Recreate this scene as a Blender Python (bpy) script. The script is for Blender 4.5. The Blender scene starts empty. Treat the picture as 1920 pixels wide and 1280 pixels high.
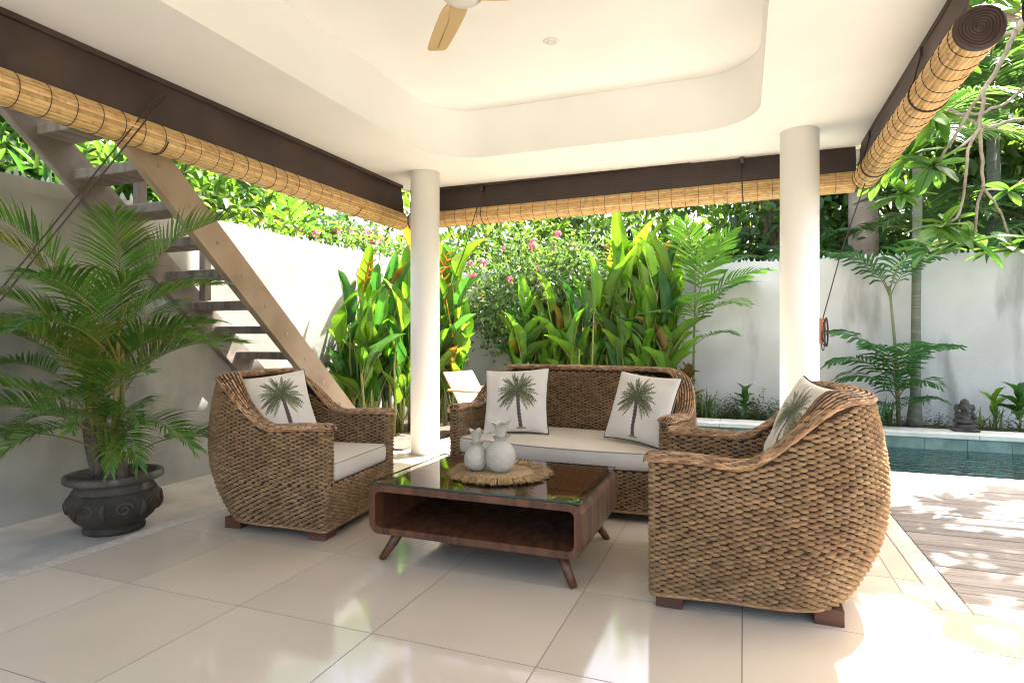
import bpy, bmesh, math, random
import numpy as np
from mathutils import Vector, Matrix, Euler, noise as mnoise
R = math.radians
rnd = random.Random(7)
sc = bpy.context.scene
col = sc.collection

# ------------------------------------------------------------------ camera
FPX, UC, VH, CAMH = 1133.0, 960.0, 632.0, 1.15
YAW = math.atan2(434, FPX); SY, CY = math.sin(YAW), math.cos(YAW)
cam = bpy.data.cameras.new('camera'); camo = bpy.data.objects.new('camera', cam); col.objects.link(camo)
camo.location = (0, 0, CAMH); camo.rotation_euler = (R(90), 0, YAW)
cam.lens = 36 * FPX / 1920; cam.sensor_width = 36; cam.shift_y = -8 / 1920
cam.clip_start = 0.05; cam.clip_end = 2000
sc.camera = camo

# ------------------------------------------------------------------ sky, sun, exposure
SUN = Vector((0.30, 0.48, 1.0)).normalized()          # direction towards the sun
w = bpy.data.worlds.new('World'); sc.world = w; w.use_nodes = True
nt = w.node_tree; bgn = nt.nodes['Background']
sky = nt.nodes.new('ShaderNodeTexSky'); sky.sky_type = 'NISHITA'; sky.sun_disc = False
sky.sun_elevation = math.asin(SUN.z); sky.sun_rotation = math.atan2(SUN.x, SUN.y)
sky.air_density = 0.9; sky.dust_density = 6.0; sky.ozone_density = 0.25
nt.links.new(sky.outputs[0], bgn.inputs[0]); bgn.inputs[1].default_value = 0.15
sl = bpy.data.lights.new('sun', 'SUN'); sl.energy = 4.0; sl.angle = R(0.6); sl.color = (1, 0.98, 0.95)
so = bpy.data.objects.new('sun', sl); col.objects.link(so); so.rotation_euler = SUN.to_track_quat('Z', 'Y').to_euler()
so.location = (6, 10, 20)
vs = sc.view_settings; vs.view_transform = 'Standard'; vs.look = 'None'; vs.gamma = 1.0; vs.use_curve_mapping = False
vs.exposure = 2.84
sc.render.engine = 'CYCLES'
sc.cycles.max_bounces = 8; sc.cycles.diffuse_bounces = 5; sc.cycles.adaptive_threshold = .006; sc.cycles.transparent_max_bounces = 16
sc.cycles.caustics_reflective = False; sc.cycles.caustics_refractive = False
sc.cycles.use_denoising = True; sc.cycles.filter_width = 1.05; sc.cycles.sample_clamp_indirect = 8

def at(u, v, d):
    """world point seen at photo pixel (u, v), d metres in front of the camera"""
    r = (u - UC) / FPX * d
    return Vector((-SY * d + CY * r, CY * d + SY * r, CAMH - (v - VH) / FPX * d))

# ------------------------------------------------------------------ materials
MATS = {}
def mk(name, c1, c2=None, rough=.6, ns=6., detail=5., lo=.35, hi=.65, stretch=(1, 1, 1), bump=0., bs=60., bstretch=None,
       spec=.5, isl=0., orand=0., hue=0., transl=0., tcol=None, metal=0., c3=None, n3=2., rvar=0., wave=None, uvwave=None, coat=0., s3=None):
    m = bpy.data.materials.new(name); m.use_nodes = True
    t = m.node_tree; N = t.nodes; L = t.links
    p = N['Principled BSDF']; out = N['Material Output']
    p.inputs['Roughness'].default_value = rough; p.inputs['Specular IOR Level'].default_value = spec
    p.inputs['Metallic'].default_value = metal; p.inputs['Coat Weight'].default_value = coat
    p.inputs['Coat Roughness'].default_value = .1
    tc = N.new('ShaderNodeTexCoord'); oi = N.new('ShaderNodeObjectInfo')
    add = N.new('ShaderNodeVectorMath'); add.operation = 'MULTIPLY_ADD'
    comb = N.new('ShaderNodeCombineXYZ')
    for i in range(3): L.new(oi.outputs['Random'], comb.inputs[i])
    L.new(comb.outputs[0], add.inputs[0]); add.inputs[1].default_value = (37, 53, 71); L.new(tc.outputs['Object'], add.inputs[2])
    vec = add.outputs[0]
    def mapped(s):
        mp = N.new('ShaderNodeMapping'); mp.inputs['Scale'].default_value = s; L.new(vec, mp.inputs['Vector']); return mp.outputs[0]
    def noisy(scale, det, s):
        n = N.new('ShaderNodeTexNoise'); n.inputs['Scale'].default_value = scale; n.inputs['Detail'].default_value = det
        L.new(mapped(s), n.inputs['Vector']); return n.outputs['Fac']
    def rgb(c):
        n = N.new('ShaderNodeRGB'); n.outputs[0].default_value = (*c, 1); return n.outputs[0]
    def mix(f, a, b, bt='MIX'):
        n = N.new('ShaderNodeMix'); n.data_type = 'RGBA'; n.blend_type = bt
        if hasattr(f, 'is_linked'): L.new(f, n.inputs[0])
        else: n.inputs[0].default_value = f
        L.new(a, n.inputs[6]); L.new(b, n.inputs[7]); return n.outputs[2]
    def ramp(f, lo, hi):
        n = N.new('ShaderNodeMapRange'); n.inputs['From Min'].default_value = lo; n.inputs['From Max'].default_value = hi
        n.interpolation_type = 'SMOOTHSTEP'; L.new(f, n.inputs['Value']); return n.outputs[0]
    c = rgb(c1)
    if c2:
        f = ramp(noisy(ns, detail, stretch), lo, hi); c = mix(f, c, rgb(c2))
        if rvar:
            mm = N.new('ShaderNodeMath'); mm.operation = 'MULTIPLY_ADD'; L.new(f, mm.inputs[0]); mm.inputs[1].default_value = rvar; mm.inputs[2].default_value = rough
            L.new(mm.outputs[0], p.inputs['Roughness'])
    if c3:
        c = mix(ramp(noisy(n3, 8., s3 or stretch), .52, .74), c, rgb(c3))
    if isl or orand or hue:
        hs = N.new('ShaderNodeHueSaturation')
        g = N.new('ShaderNodeNewGeometry')
        src = oi.outputs['Random'] if (orand and not isl) else g.outputs['Random Per Island']
        amt = isl or orand
        mr = N.new('ShaderNodeMapRange'); mr.inputs['To Min'].default_value = 1 - amt; mr.inputs['To Max'].default_value = 1 + amt
        L.new(src, mr.inputs['Value']); L.new(mr.outputs[0], hs.inputs['Value'])
        if hue:
            wn = N.new('ShaderNodeTexWhiteNoise'); wn.noise_dimensions = '1D'; L.new(src, wn.inputs['W'])
            mh = N.new('ShaderNodeMapRange'); mh.inputs['To Min'].default_value = .5 - hue; mh.inputs['To Max'].default_value = .5 + hue
            L.new(wn.outputs['Value'], mh.inputs['Value']); L.new(mh.outputs[0], hs.inputs['Hue'])
        L.new(c, hs.inputs['Color']); c = hs.outputs[0]
    L.new(c, p.inputs['Base Color'])
    h = None
    if bump:
        h = noisy(bs, 4., bstretch or stretch)
    if uvwave:                                   # diagonal strand relief along the weave's own uv
        wv = N.new('ShaderNodeTexWave'); wv.inputs['Scale'].default_value = uvwave; wv.inputs['Distortion'].default_value = 1.5
        wv.bands_direction = 'DIAGONAL'; L.new(tc.outputs['UV'], wv.inputs['Vector']); h = wv.outputs['Fac']
    if wave:
        wv = N.new('ShaderNodeTexWave'); wv.inputs['Scale'].default_value = wave[0]; wv.bands_direction = wave[1]; wv.inputs['Distortion'].default_value = wave[2]
        L.new(tc.outputs['Object'], wv.inputs['Vector']); h = wv.outputs['Fac']
    if h is not None:
        b = N.new('ShaderNodeBump'); b.inputs['Strength'].default_value = bump; b.inputs['Distance'].default_value = .01
        L.new(h, b.inputs['Height']); L.new(b.outputs[0], p.inputs['Normal'])
    if transl:
        tr = N.new('ShaderNodeBsdfTranslucent'); ms = N.new('ShaderNodeMixShader'); ms.inputs[0].default_value = transl
        tm = mix(1.0, c, rgb(tcol or (1.6, 1.5, .7)), 'MULTIPLY'); L.new(tm, tr.inputs['Color'])
        L.new(p.outputs[0], ms.inputs[1]); L.new(tr.outputs[0], ms.inputs[2]); L.new(ms.outputs[0], out.inputs[0])
    MATS[name] = m; return m

def mk_clear(name, tint, ior=1.45, rough=.01, bump=0, bs=6., grough=None):
    m = bpy.data.materials.new(name); m.use_nodes = True; t = m.node_tree; N = t.nodes; L = t.links
    N.remove(N['Principled BSDF']); out = N['Material Output']
    fr = N.new('ShaderNodeFresnel'); fr.inputs['IOR'].default_value = ior
    gl = N.new('ShaderNodeBsdfGlossy'); gl.inputs['Roughness'].default_value = rough
    tp = N.new('ShaderNodeBsdfTransparent'); tp.inputs['Color'].default_value = (*tint, 1)
    ms = N.new('ShaderNodeMixShader'); L.new(fr.outputs[0], ms.inputs[0]); L.new(tp.outputs[0], ms.inputs[1]); L.new(gl.outputs[0], ms.inputs[2])
    L.new(ms.outputs[0], out.inputs[0])
    if bump:
        tc = N.new('ShaderNodeTexCoord'); n = N.new('ShaderNodeTexNoise'); n.inputs['Scale'].default_value = bs; n.inputs['Detail'].default_value = 3
        mp = N.new('ShaderNodeMapping'); mp.inputs['Scale'].default_value = (1, 2.2, 1)
        L.new(tc.outputs['Object'], mp.inputs[0]); L.new(mp.outputs[0], n.inputs['Vector'])
        b = N.new('ShaderNodeBump'); b.inputs['Strength'].default_value = bump; b.inputs['Distance'].default_value = .05; L.new(n.outputs['Fac'], b.inputs['Height'])
        L.new(b.outputs[0], gl.inputs['Normal']); L.new(b.outputs[0], fr.inputs['Normal'])
    MATS[name] = m; return m

def mk_attr(name, rough=.85, bump=.15):
    m = bpy.data.materials.new(name); m.use_nodes = True; t = m.node_tree; N = t.nodes; L = t.links; p = N['Principled BSDF']
    a = N.new('ShaderNodeVertexColor'); a.layer_name = 'print'; L.new(a.outputs[0], p.inputs['Base Color']); p.inputs['Roughness'].default_value = rough
    p.inputs['Sheen Weight'].default_value = .2
    tc = N.new('ShaderNodeTexCoord'); n = N.new('ShaderNodeTexNoise'); n.inputs['Scale'].default_value = 14; n.inputs['Detail'].default_value = 3
    L.new(tc.outputs['Object'], n.inputs['Vector'])
    b = N.new('ShaderNodeBump'); b.inputs['Strength'].default_value = bump; b.inputs['Distance'].default_value = .02
    L.new(n.outputs['Fac'], b.inputs['Height']); L.new(b.outputs[0], p.inputs['Normal'])
    MATS[name] = m; return m

mk('paint', (.83, .83, .815), (.79, .79, .775), rough=.75, ns=1.2, bump=.12, bs=5)
mk('column_paint', (.82, .81, .79), (.79, .78, .755), rough=.55, ns=2, bump=.03, bs=10)
mk('grey_plaster', (.36, .35, .30), (.25, .245, .21), rough=.8, ns=1.9, detail=8, lo=.38, hi=.68, bump=.25, bs=25, c3=(.17, .17, .15), n3=1.2, s3=(1.5, 1.5, .8))
mk('white_plaster', (.53, .53, .51), (.44, .44, .425), rough=.85, ns=1.3, detail=9, lo=.35, hi=.7, bump=.25, bs=22, c3=(.27, .27, .25), n3=1.1, s3=(2.5, 2.5, .6))
mk('tile', (.55, .47, .36), (.50, .42, .315), rough=.06, ns=.9, detail=8, spec=.55, orand=.04, rvar=.06)
mk('grout', (.20, .17, .135), rough=.95)
mk('concrete', (.56, .52, .45), (.42, .385, .33), rough=.45, ns=2.2, detail=8, bump=.15, bs=30, c3=(.33, .29, .235), n3=1.6, rvar=.2)
mk('border_stone', (.52, .46, .37), (.40, .35, .28), rough=.7, ns=25, bump=.25, bs=120)
mk('pale_stone', (.66, .63, .56), (.54, .51, .45), rough=.75, ns=6, bump=.2, bs=60)
mk('deck_wood', (.25, .208, .172), (.17, .142, .118), rough=.65, ns=3, stretch=(1.2, 14, 14), bump=.3, bs=18, bstretch=(1.5, 40, 40), orand=.25, detail=8)
mk('pool_tile', (.19, .25, .22), (.11, .155, .14), rough=.35, ns=5, detail=7, bump=.15, bs=20, orand=.22, c3=(.26, .31, .27), n3=3)
mk('pool_floor', (.26, .66, .62), (.20, .56, .54), rough=.5, ns=3)
mk('soil', (.06, .042, .03), (.10, .07, .05), rough=.95, ns=14, bump=.8, bs=30)
mk('lawn', (.07, .085, .035), (.10, .08, .05), rough=.95, ns=4, bump=.5, bs=30)
mk('weathered_wood', (.27, .23, .19), (.165, .135, .11), rough=.75, ns=2.5, stretch=(6, 1.2, 1.2), detail=8, bump=.35, bs=14, bstretch=(9, 1.5, 1.5), c3=(.33, .31, .28), n3=1.2)
mk('stringer_wood', (.38, .29, .205), (.30, .22, .15), rough=.6, ns=2.5, stretch=(4, 1, 1), detail=8, bump=.15, bs=20, c3=(.25, .175, .115), n3=2.5)
mk('teak', (.135, .052, .023), (.068, .026, .012), rough=.28, ns=3, stretch=(9, 4, .8), detail=8, bump=.08, bs=20, spec=.4, rvar=.15)
mk('teak_side', (.14, .056, .026), (.075, .029, .014), rough=.3, ns=3, stretch=(9, 1.2, 9), detail=8, bump=.08, bs=20, spec=.4)
mk('foot_wood', (.115, .042, .020), (.07, .026, .013), rough=.4, ns=5, stretch=(1, 1, 6), bump=.1)
mk('rope', (.59, .375, .19), (.47, .285, .135), rough=.7, ns=5, detail=4, isl=.22, hue=.008, bump=.9, uvwave=2.2, spec=.3)
mk('rattan', (.38, .22, .105), (.27, .148, .068), rough=.5, ns=12, detail=4, isl=.45, bump=.2, bs=80, spec=.4)
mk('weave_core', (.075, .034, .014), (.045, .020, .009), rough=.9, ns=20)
mk('cream_fabric', (.58, .515, .42), (.54, .475, .385), rough=.9, ns=3, bump=.25, bs=7, spec=.2)
mk('piping', (.03, .022, .018), rough=.8)
mk('grey_piping', (.30, .26, .21), rough=.8)
mk_attr('pillow_print', bump=.3)
mk('bamboo', (.63, .43, .20), (.54, .34, .14), rough=.42, ns=2.2, stretch=(5, 5, 5), detail=6, orand=.22, hue=.008, c3=(.36, .19, .07), n3=4, bump=.1, bs=40, spec=.4)
mk('bamboo_grey', (.42, .27, .125), (.33, .20, .09), rough=.5, ns=2.2, stretch=(5, 5, 5), detail=6, orand=.22, c3=(.22, .12, .055), n3=4, bump=.1, bs=40, spec=.35)
mk('brown_cloth', (.050, .028, .020), (.032, .018, .014), rough=.55, ns=3, bump=.1, bs=30, c3=(.075, .05, .04), n3=1.4)
mk('brown_slats', (.036, .019, .015), (.022, .012, .010), rough=.5, ns=3, bump=.25, wave=(16, 'Z', .6))
mk('cord', (.055, .035, .026), rough=.8)
mk('fan_blade', (.60, .44, .22), (.56, .40, .19), rough=.4, ns=2, stretch=(1, 8, 1))
mk('fan_metal', (.62, .61, .60), rough=.28, metal=.8)
mk('fan_cap', (.72, .71, .69), rough=.4)
mk('lamp_glass', (.75, .75, .73), rough=.2)
mk('ceramic', (.46, .425, .345), (.41, .375, .30), rough=.55, ns=8, bump=.1, bs=90)
mk('straw', (.42, .27, .12), (.32, .19, .075), rough=.8, ns=30, isl=.3, bump=.3, bs=120)
mk('straw_disc', (.47, .32, .16), (.37, .24, .11), rough=.8, ns=60, bump=.5, bs=160)
mk('pot_stone', (.052, .043, .026), (.022, .019, .012), rough=.85, ns=5, detail=8, bump=.7, bs=45, c3=(.105, .066, .038), n3=3.2)
mk('pot_rim', (.105, .086, .060), (.045, .038, .027), rough=.85, ns=5, detail=8, bump=.6, bs=50, c3=(.22, .20, .165), n3=5)
mk('relief', (.075, .052, .030), (.035, .028, .018), rough=.85, ns=9, bump=.5, bs=60)
mk('statue_stone', (.060, .055, .048), (.032, .030, .026), rough=.9, ns=9, detail=8, bump=.6, bs=40, c3=(.10, .09, .075), n3=7)
mk('lounger_wood', (.42, .27, .14), (.36, .225, .115), rough=.5, ns=3, stretch=(2, 10, 10), bump=.08)
mk('bark', (.14, .105, .075), (.075, .055, .04), rough=.9, ns=8, bump=.6, bs=25, stretch=(2, 2, 1))
mk('pale_bark', (.32, .25, .20), (.22, .17, .135), rough=.8, ns=4, bump=.4, bs=16, bstretch=(1, 1, 5), c3=(.40, .33, .27), n3=2)
mk('green_trunk', (.115, .135, .085), (.075, .085, .055), rough=.6, ns=4, stretch=(1, 1, 4), c3=(.19, .18, .14), n3=4, bump=.15)
mk('trunk_ring', (.20, .165, .12), rough=.8)
mk('frangipani_bark', (.26, .215, .165), (.16, .125, .095), rough=.8, ns=9, bump=.5, bs=30, c3=(.33, .30, .26), n3=5)
mk('areca_leaf', (.060, .150, .024), (.105, .20, .032), rough=.38, ns=2.5, isl=.35, hue=.02, transl=.35, tcol=(1.5, 1.5, .6))
mk('areca_leaf_yellow', (.14, .19, .028), (.19, .20, .03), rough=.4, ns=2.5, isl=.3, hue=.02, transl=.35, tcol=(1.4, 1.3, .6))
mk('palm_leaf_sheen', (.075, .150, .055), (.11, .19, .075), rough=.33, ns=2, isl=.3, hue=.015, transl=.45, tcol=(1.5, 1.5, .7))
mk('areca_stalk', (.22, .17, .025), (.13, .14, .03), rough=.45, ns=4)
mk('heliconia_leaf', (.085, .215, .020), (.135, .280, .028), rough=.30, ns=1.6, orand=.38, hue=.02, transl=.52, tcol=(1.65, 1.6, .5), bump=.25, wave=(9, 'Z', .5))
mk('heliconia_dark', (.030, .110, .024), (.048, .145, .030), rough=.32, ns=1.6, orand=.3, hue=.015, transl=.42, tcol=(1.5, 1.5, .6), bump=.25, wave=(9, 'Z', .5))
mk('heliconia_old', (.22, .20, .025), (.24, .12, .035), rough=.5, ns=3, orand=.25, transl=.45, tcol=(1.5, 1.2, .5), c3=(.20, .07, .02), n3=3)
mk('heliconia_stem', (.11, .16, .035), (.20, .20, .05), rough=.5, ns=3, orand=.3)
mk('palm_leaf', (.034, .110, .032), (.055, .145, .042), rough=.38, ns=2, isl=.25, hue=.012, transl=.35, tcol=(1.4, 1.5, .7))
mk('palm_leaf_light', (.055, .150, .028), (.085, .19, .036), rough=.40, ns=2, isl=.25, hue=.015, transl=.50, tcol=(1.6, 1.5, .6))
mk('palm_stalk', (.10, .14, .05), (.16, .15, .07), rough=.5, ns=4)
mk('tree_leaf', (.055, .125, .030), (.090, .170, .040), rough=.42, ns=.8, isl=.45, hue=.025, transl=.52, tcol=(1.7, 1.6, .55))
mk('tree_leaf_light', (.070, .150, .026), (.105, .185, .034), rough=.42, ns=.8, isl=.4, hue=.025, transl=.45, tcol=(1.7, 1.55, .5))
mk('tree_leaf_dark', (.045, .108, .028), (.070, .140, .038), rough=.42, ns=.8, isl=.45, hue=.02, transl=.45, tcol=(1.5, 1.5, .6))
mk('bush_leaf', (.085, .155, .050), (.12, .20, .065), rough=.38, ns=1.2, isl=.4, hue=.02, transl=.38, tcol=(1.5, 1.5, .6))
mk('frangipani_leaf', (.065, .155, .036), (.10, .20, .050), rough=.36, ns=2, orand=.35, hue=.02, transl=.45, tcol=(1.7, 1.6, .5))
mk('petal_pink', (.62, .14, .27), (.70, .22, .34), rough=.6, ns=8, isl=.2, transl=.3, tcol=(1.2, 1, 1))
mk('petal_orange', (.72, .24, .03), (.75, .36, .04), rough=.5, ns=8, isl=.2, transl=.3, tcol=(1.2, 1, .8))
mk('petal_red', (.60, .05, .03), rough=.5, isl=.2)
mk('croton_leaf', (.22, .16, .02), (.06, .07, .02), rough=.35, ns=7, orand=.3, hue=.03, c3=(.36, .09, .03), n3=6, transl=.3)
mk('grass_leaf', (.050, .105, .026), (.085, .12, .035), rough=.5, ns=3, isl=.4, hue=.03, transl=.4)
mk('shard', (.45, .52, .50), rough=.1, spec=.6)
mk('fitting', (.03, .022, .02), rough=.5)
mk('cleat', (.33, .11, .04), rough=.5)
mk('roof_wall', (.70, .67, .62), (.64, .61, .56), rough=.85, ns=2)
mk('towel', (.5, .5, .5), (.07, .08, .10), rough=.95, ns=9, lo=.48, hi=.52)
mk_clear('table_glass', (.93, .97, .94), ior=1.55)
mk('table_top', (.26, .115, .052), (.18, .075, .032), rough=.4, ns=3, stretch=(1.2, 9, 9), detail=8)
mk('glass_edge', (.008, .045, .028), rough=.08)
mk_clear('pool_water', (.78, .95, .95), ior=1.33, bump=.5, bs=6., rough=.02)
# ------------------------------------------------------------------ mesh helpers
class MB:
    """collects geometry; build() links it as ONE mesh object"""
    def __init__(s): s.v = []; s.f = []; s.m = []; s.uv = []
    def add(s, verts, faces, mi=0):
        o = len(s.v); s.v += [tuple(p) for p in verts]; s.f += [tuple(i + o for i in f) for f in faces]; s.m += [mi] * len(faces); return s
    def box(s, x0, x1, y0, y1, z0, z1, mi=0):
        return s.add([(x0, y0, z0), (x1, y0, z0), (x1, y1, z0), (x0, y1, z0), (x0, y0, z1), (x1, y0, z1), (x1, y1, z1), (x0, y1, z1)],
                     [(0, 3, 2, 1), (4, 5, 6, 7), (0, 1, 5, 4), (1, 2, 6, 5), (2, 3, 7, 6), (3, 0, 4, 7)], mi)
    def bbox(s, x0, x1, y0, y1, z0, z1, b=.004, mi=0):
        """box with chamfered edges"""
        bm = bmesh.new(); bmesh.ops.create_cube(bm, size=1)
        bmesh.ops.scale(bm, vec=(x1 - x0, y1 - y0, z1 - z0), verts=bm.verts)
        bmesh.ops.translate(bm, vec=((x0 + x1) / 2, (y0 + y1) / 2, (z0 + z1) / 2), verts=bm.verts)
        bmesh.ops.bevel(bm, geom=bm.edges[:], offset=b, segments=1, affect='EDGES')
        bm.verts.index_update(); s.add([v.co[:] for v in bm.verts], [[v.index for v in f.verts] for f in bm.faces], mi); bm.free(); return s
    def tube(s, path, rad, n=6, mi=0, cap=True, flat=1.0):
        P = [Vector(p) for p in path]; k = len(P)
        rr = rad if hasattr(rad, '__len__') else [rad] * k
        T = [(P[min(i + 1, k - 1)] - P[max(i - 1, 0)]).normalized() for i in range(k)]
        a = Vector((0, 0, 1)) if abs(T[0].z) < .9 else Vector((1, 0, 0))
        u = T[0].cross(a).normalized(); vs = []
        for i in range(k):
            u = (u - T[i] * u.dot(T[i])).normalized(); w_ = T[i].cross(u)
            for j in range(n):
                t = 2 * math.pi * j / n
                vs.append(P[i] + (u * math.cos(t) + w_ * math.sin(t) * flat) * rr[i])
        fs = [(i * n + j, i * n + (j + 1) % n, (i + 1) * n + (j + 1) % n, (i + 1) * n + j) for i in range(k - 1) for j in range(n)]
        if cap: fs += [tuple(range(n))[::-1], tuple((k - 1) * n + j for j in range(n))]
        return s.add(vs, fs, mi)
    def lathe(s, prof, n=32, c=(0, 0, 0), mi=0, squash=None):
        vs = []; k = len(prof)
        for (r, z) in prof:
            for j in range(n):
                t = 2 * math.pi * j / n; vs.append((c[0] + r * math.cos(t), c[1] + r * math.sin(t), c[2] + z))
        fs = [(i * n + j, i * n + (j + 1) % n, (i + 1) * n + (j + 1) % n, (i + 1) * n + j) for i in range(k - 1) for j in range(n)]
        fs += [tuple(range(n))[::-1], tuple((k - 1) * n + j for j in range(n))]
        return s.add(vs, fs, mi)
    def grid(s, P, mi=0, wrap=False):
        """P[i][j] points"""
        r = len(P); c = len(P[0]); vs = [p for row in P for p in row]
        cc = c if wrap else c - 1
        return s.add(vs, [(i * c + j, i * c + (j + 1) % c, (i + 1) * c + (j + 1) % c, (i + 1) * c + j) for i in range(r - 1) for j in range(cc)], mi)
    def prism(s, poly, z0, z1, mi=0):
        n = len(poly)
        return s.add([(x, y, z0) for x, y in poly] + [(x, y, z1) for x, y in poly],
                     [tuple(range(n))[::-1], tuple(range(n, 2 * n))] + [(i, (i + 1) % n, n + (i + 1) % n, n + i) for i in range(n)], mi)
    def mesh(s, name, mat, smooth=False):
        me = bpy.data.meshes.new(name); me.from_pydata(s.v, [], s.f)
        for m in (mat if isinstance(mat, (list, tuple)) else [mat]): me.materials.append(MATS[m])
        if any(s.m): me.polygons.foreach_set('material_index', s.m)
        if smooth: me.polygons.foreach_set('use_smooth', [True] * len(s.f))
        me.update(); return me
    def build(s, name, mat, parent=None, smooth=False, loc=None, **tags):
        return obj(name, s.mesh(name, mat, smooth), parent, loc, **tags)

def obj(name, me, parent=None, loc=None, rot=None, scale=None, label=None, cat=None, group=None, kind=None):
    o = bpy.data.objects.new(name, me); col.objects.link(o)
    if parent is not None: o.parent = parent
    if loc is not None: o.location = loc
    if rot is not None: o.rotation_euler = rot
    if scale is not None: o.scale = scale if hasattr(scale, '__len__') else (scale,) * 3
    if label: o['label'] = label
    if cat: o['category'] = cat
    if group: o['group'] = group
    if kind: o['kind'] = kind
    return o
def thing(name, label, cat, loc=(0, 0, 0), rz=0, group=None, kind=None):
    return obj(name, None, None, loc, (0, 0, rz), None, label, cat, group, kind)
def npmesh(name, V, F, mat, smooth=True, uv=None):
    """fast mesh from numpy arrays; F is (n,3) or (n,4)"""
    me = bpy.data.meshes.new(name); V = np.asarray(V, np.float32); F = np.asarray(F, np.int32); k = F.shape[1]
    me.vertices.add(len(V)); me.vertices.foreach_set('co', V.ravel())
    me.loops.add(F.size); me.loops.foreach_set('vertex_index', F.ravel())
    me.polygons.add(len(F)); me.polygons.foreach_set('loop_start', np.arange(0, F.size, k, dtype=np.int32))
    me.polygons.foreach_set('loop_total', np.full(len(F), k, np.int32))
    if smooth: me.polygons.foreach_set('use_smooth', np.ones(len(F), bool))
    for m in (mat if isinstance(mat, (list, tuple)) else [mat]): me.materials.append(MATS[m])
    me.update(calc_edges=True)
    if uv is not None:
        l = me.uv_layers.new(name='UVMap'); l.data.foreach_set('uv', np.asarray(uv, np.float32)[F.ravel()].ravel())
    return me
def sstep(a, b, x):
    t = np.clip((np.asarray(x, float) - a) / (b - a), 0, 1); return t * t * (3 - 2 * t)

# ------------------------------------------------------------------ floor, strips, deck, pool, ground
CEIL = 2.78
XW, YB, WALLH = -4.40, 9.08, 2.20            # left wall face, back wall face, wall height
PX0, PX1, PY0, PY1 = -0.9, 7.0, 6.0, 8.0     # pool opening
floor = MB().box(-3.24, .78, -3.4, 5.72, -.10, -.0016).box(.7801, 4.6, -3.4, 3.03, -.10, -.0017).build('floor', 'grout', kind='structure')
tile_cache = {}
def add_tile(x0, x1, y0, y1):
    g = .0022; x0 += g; x1 -= g; y0 += g; y1 -= g
    if x1 - x0 < .03 or y1 - y0 < .03: return
    key = (round(x1 - x0, 3), round(y1 - y0, 3))
    if key not in tile_cache:
        a, b = key[0] / 2, key[1] / 2
        tile_cache[key] = MB().bbox(-a, a, -b, b, -.0012, 0, .0003).mesh('tile', 'tile')
    obj('tile', tile_cache[key], floor, ((x0 + x1) / 2, (y0 + y1) / 2, 0))
xs = [-3.24] + [-.005 + .672 * k for k in range(-4, 2)]
ys = [-.70 + .675 * k for k in range(0, 9)] + [5.37, 5.72]
for i in range(len(xs) - 1):
    for j in range(len(ys) - 1): add_tile(xs[i], xs[i + 1], ys[j], ys[j + 1])
for j in range(len(ys) - 1):
    if ys[j + 1] > 3.1: add_tile(.667, .78, max(3.03, ys[j]), ys[j + 1])
xr = [.667, 1.339, 2.011, 2.683]; yr = [-.70 + .675 * k for k in range(0, 6)] + [3.03]
for i in range(len(xr) - 1):
    for j in range(len(yr) - 1): add_tile(xr[i], xr[i + 1], yr[j], yr[j + 1])
MB().box(XW, -3.345, -3.4, 5.3, -.15, -.058).build('side_path', 'concrete', kind='structure')
MB().box(-3.343, -3.242, -3.4, 5.3, -.1, .0).build('path_border', 'border_stone', kind='structure')
deck_border = MB().bbox(.782, .892, 3.032, 5.72, -.1, .002).bbox(.894, 6.5, 3.032, 3.148, -.1, .002).build('deck_border', 'border_stone', kind='structure')
deck = MB().box(.9, 6.5, 3.15, 5.69, -.14, -.05).build('deck', 'soil', kind='structure')
plank = MB().bbox(0, 5.6, 0, .108, -.028, 0, .003).mesh('plank', 'deck_wood')
y = 3.152; k = 0
while y + .108 < 5.70:
    obj('plank', plank, deck, (.897 + (k % 3) * .0, y, .0 + rnd.uniform(-.0015, .0015)), scale=(1, 1, 1)); y += .1155; k += 1
MB().box(XW + .01, 4.6, -9, -3.41, -.1, -.01).build('rear_bounce_slab', 'pale_stone', kind='structure')  # unseen pale slab added behind the camera to bounce sunlight onto the ceiling
# terrace behind the columns
terr = MB().box(-3.2, PX0 - .31, 5.724, 7.6, -.1, -.012).build('terrace', 'grout', kind='structure')
slab = MB().bbox(-.29, .29, -.29, .29, -.04, 0, .004).mesh('paving_slab', 'pale_stone')
for i in range(7):
    for j in range(3):
        x_, y_ = -2.9 + .585 * i, 6.02 + .585 * j
        if x_ > PX0 - .55 : continue
        obj('paving_slab', slab, terr, (x_, y_, -.002))
# pool: coping, tiled walls, water
MB().bbox(PX0 - .3, PX1, 5.70, 5.998, -.06, .004, .006).build('pool_coping_near', 'pale_stone', kind='structure')
cop = MB().box(PX0 - .28, PX1, PY1 + .02, 8.42, -.05, .02).build('pool_coping_far', 'pale_stone', kind='structure')
cs = MB().bbox(-.446, .446, 0, .42, -.055, 0, .006).mesh('coping_stone', 'pale_stone')
for i in range(9): obj('coping_stone', cs, cop, (PX0 + .17 + .895 * i, PY1 - .03, .082))
MB().bbox(PX0 - .3, PX0, 6.0, PY1 - .03, -.06, .05, .006).build('pool_coping_end', 'pale_stone', kind='structure')
basin = MB().box(PX0, PX1, PY0, PY1, -1.5, -1.4).box(PX0 - .1, PX0, PY0, PY1, -1.4, -.06).box(PX1, PX1 + .1, PY0, PY1, -1.4, .0).box(PX0, PX1, PY0 - .1, PY0, -1.4, -.06).box(PX0, PX1, PY1 + .012, PY1 + .1, -1.4, .0).build('pool_basin', 'pool_floor', kind='structure')
pt = MB().bbox(-.198, .198, -.012, .0, -.098, .098, .003).mesh('pool_wall_tile', 'pool_tile')
for i in range(20):
    for j in range(3):
        obj('pool_wall_tile', pt, basin, (PX0 + .2 + .4 * i, PY1 + .011, -.075 - .2 * j))
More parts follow.
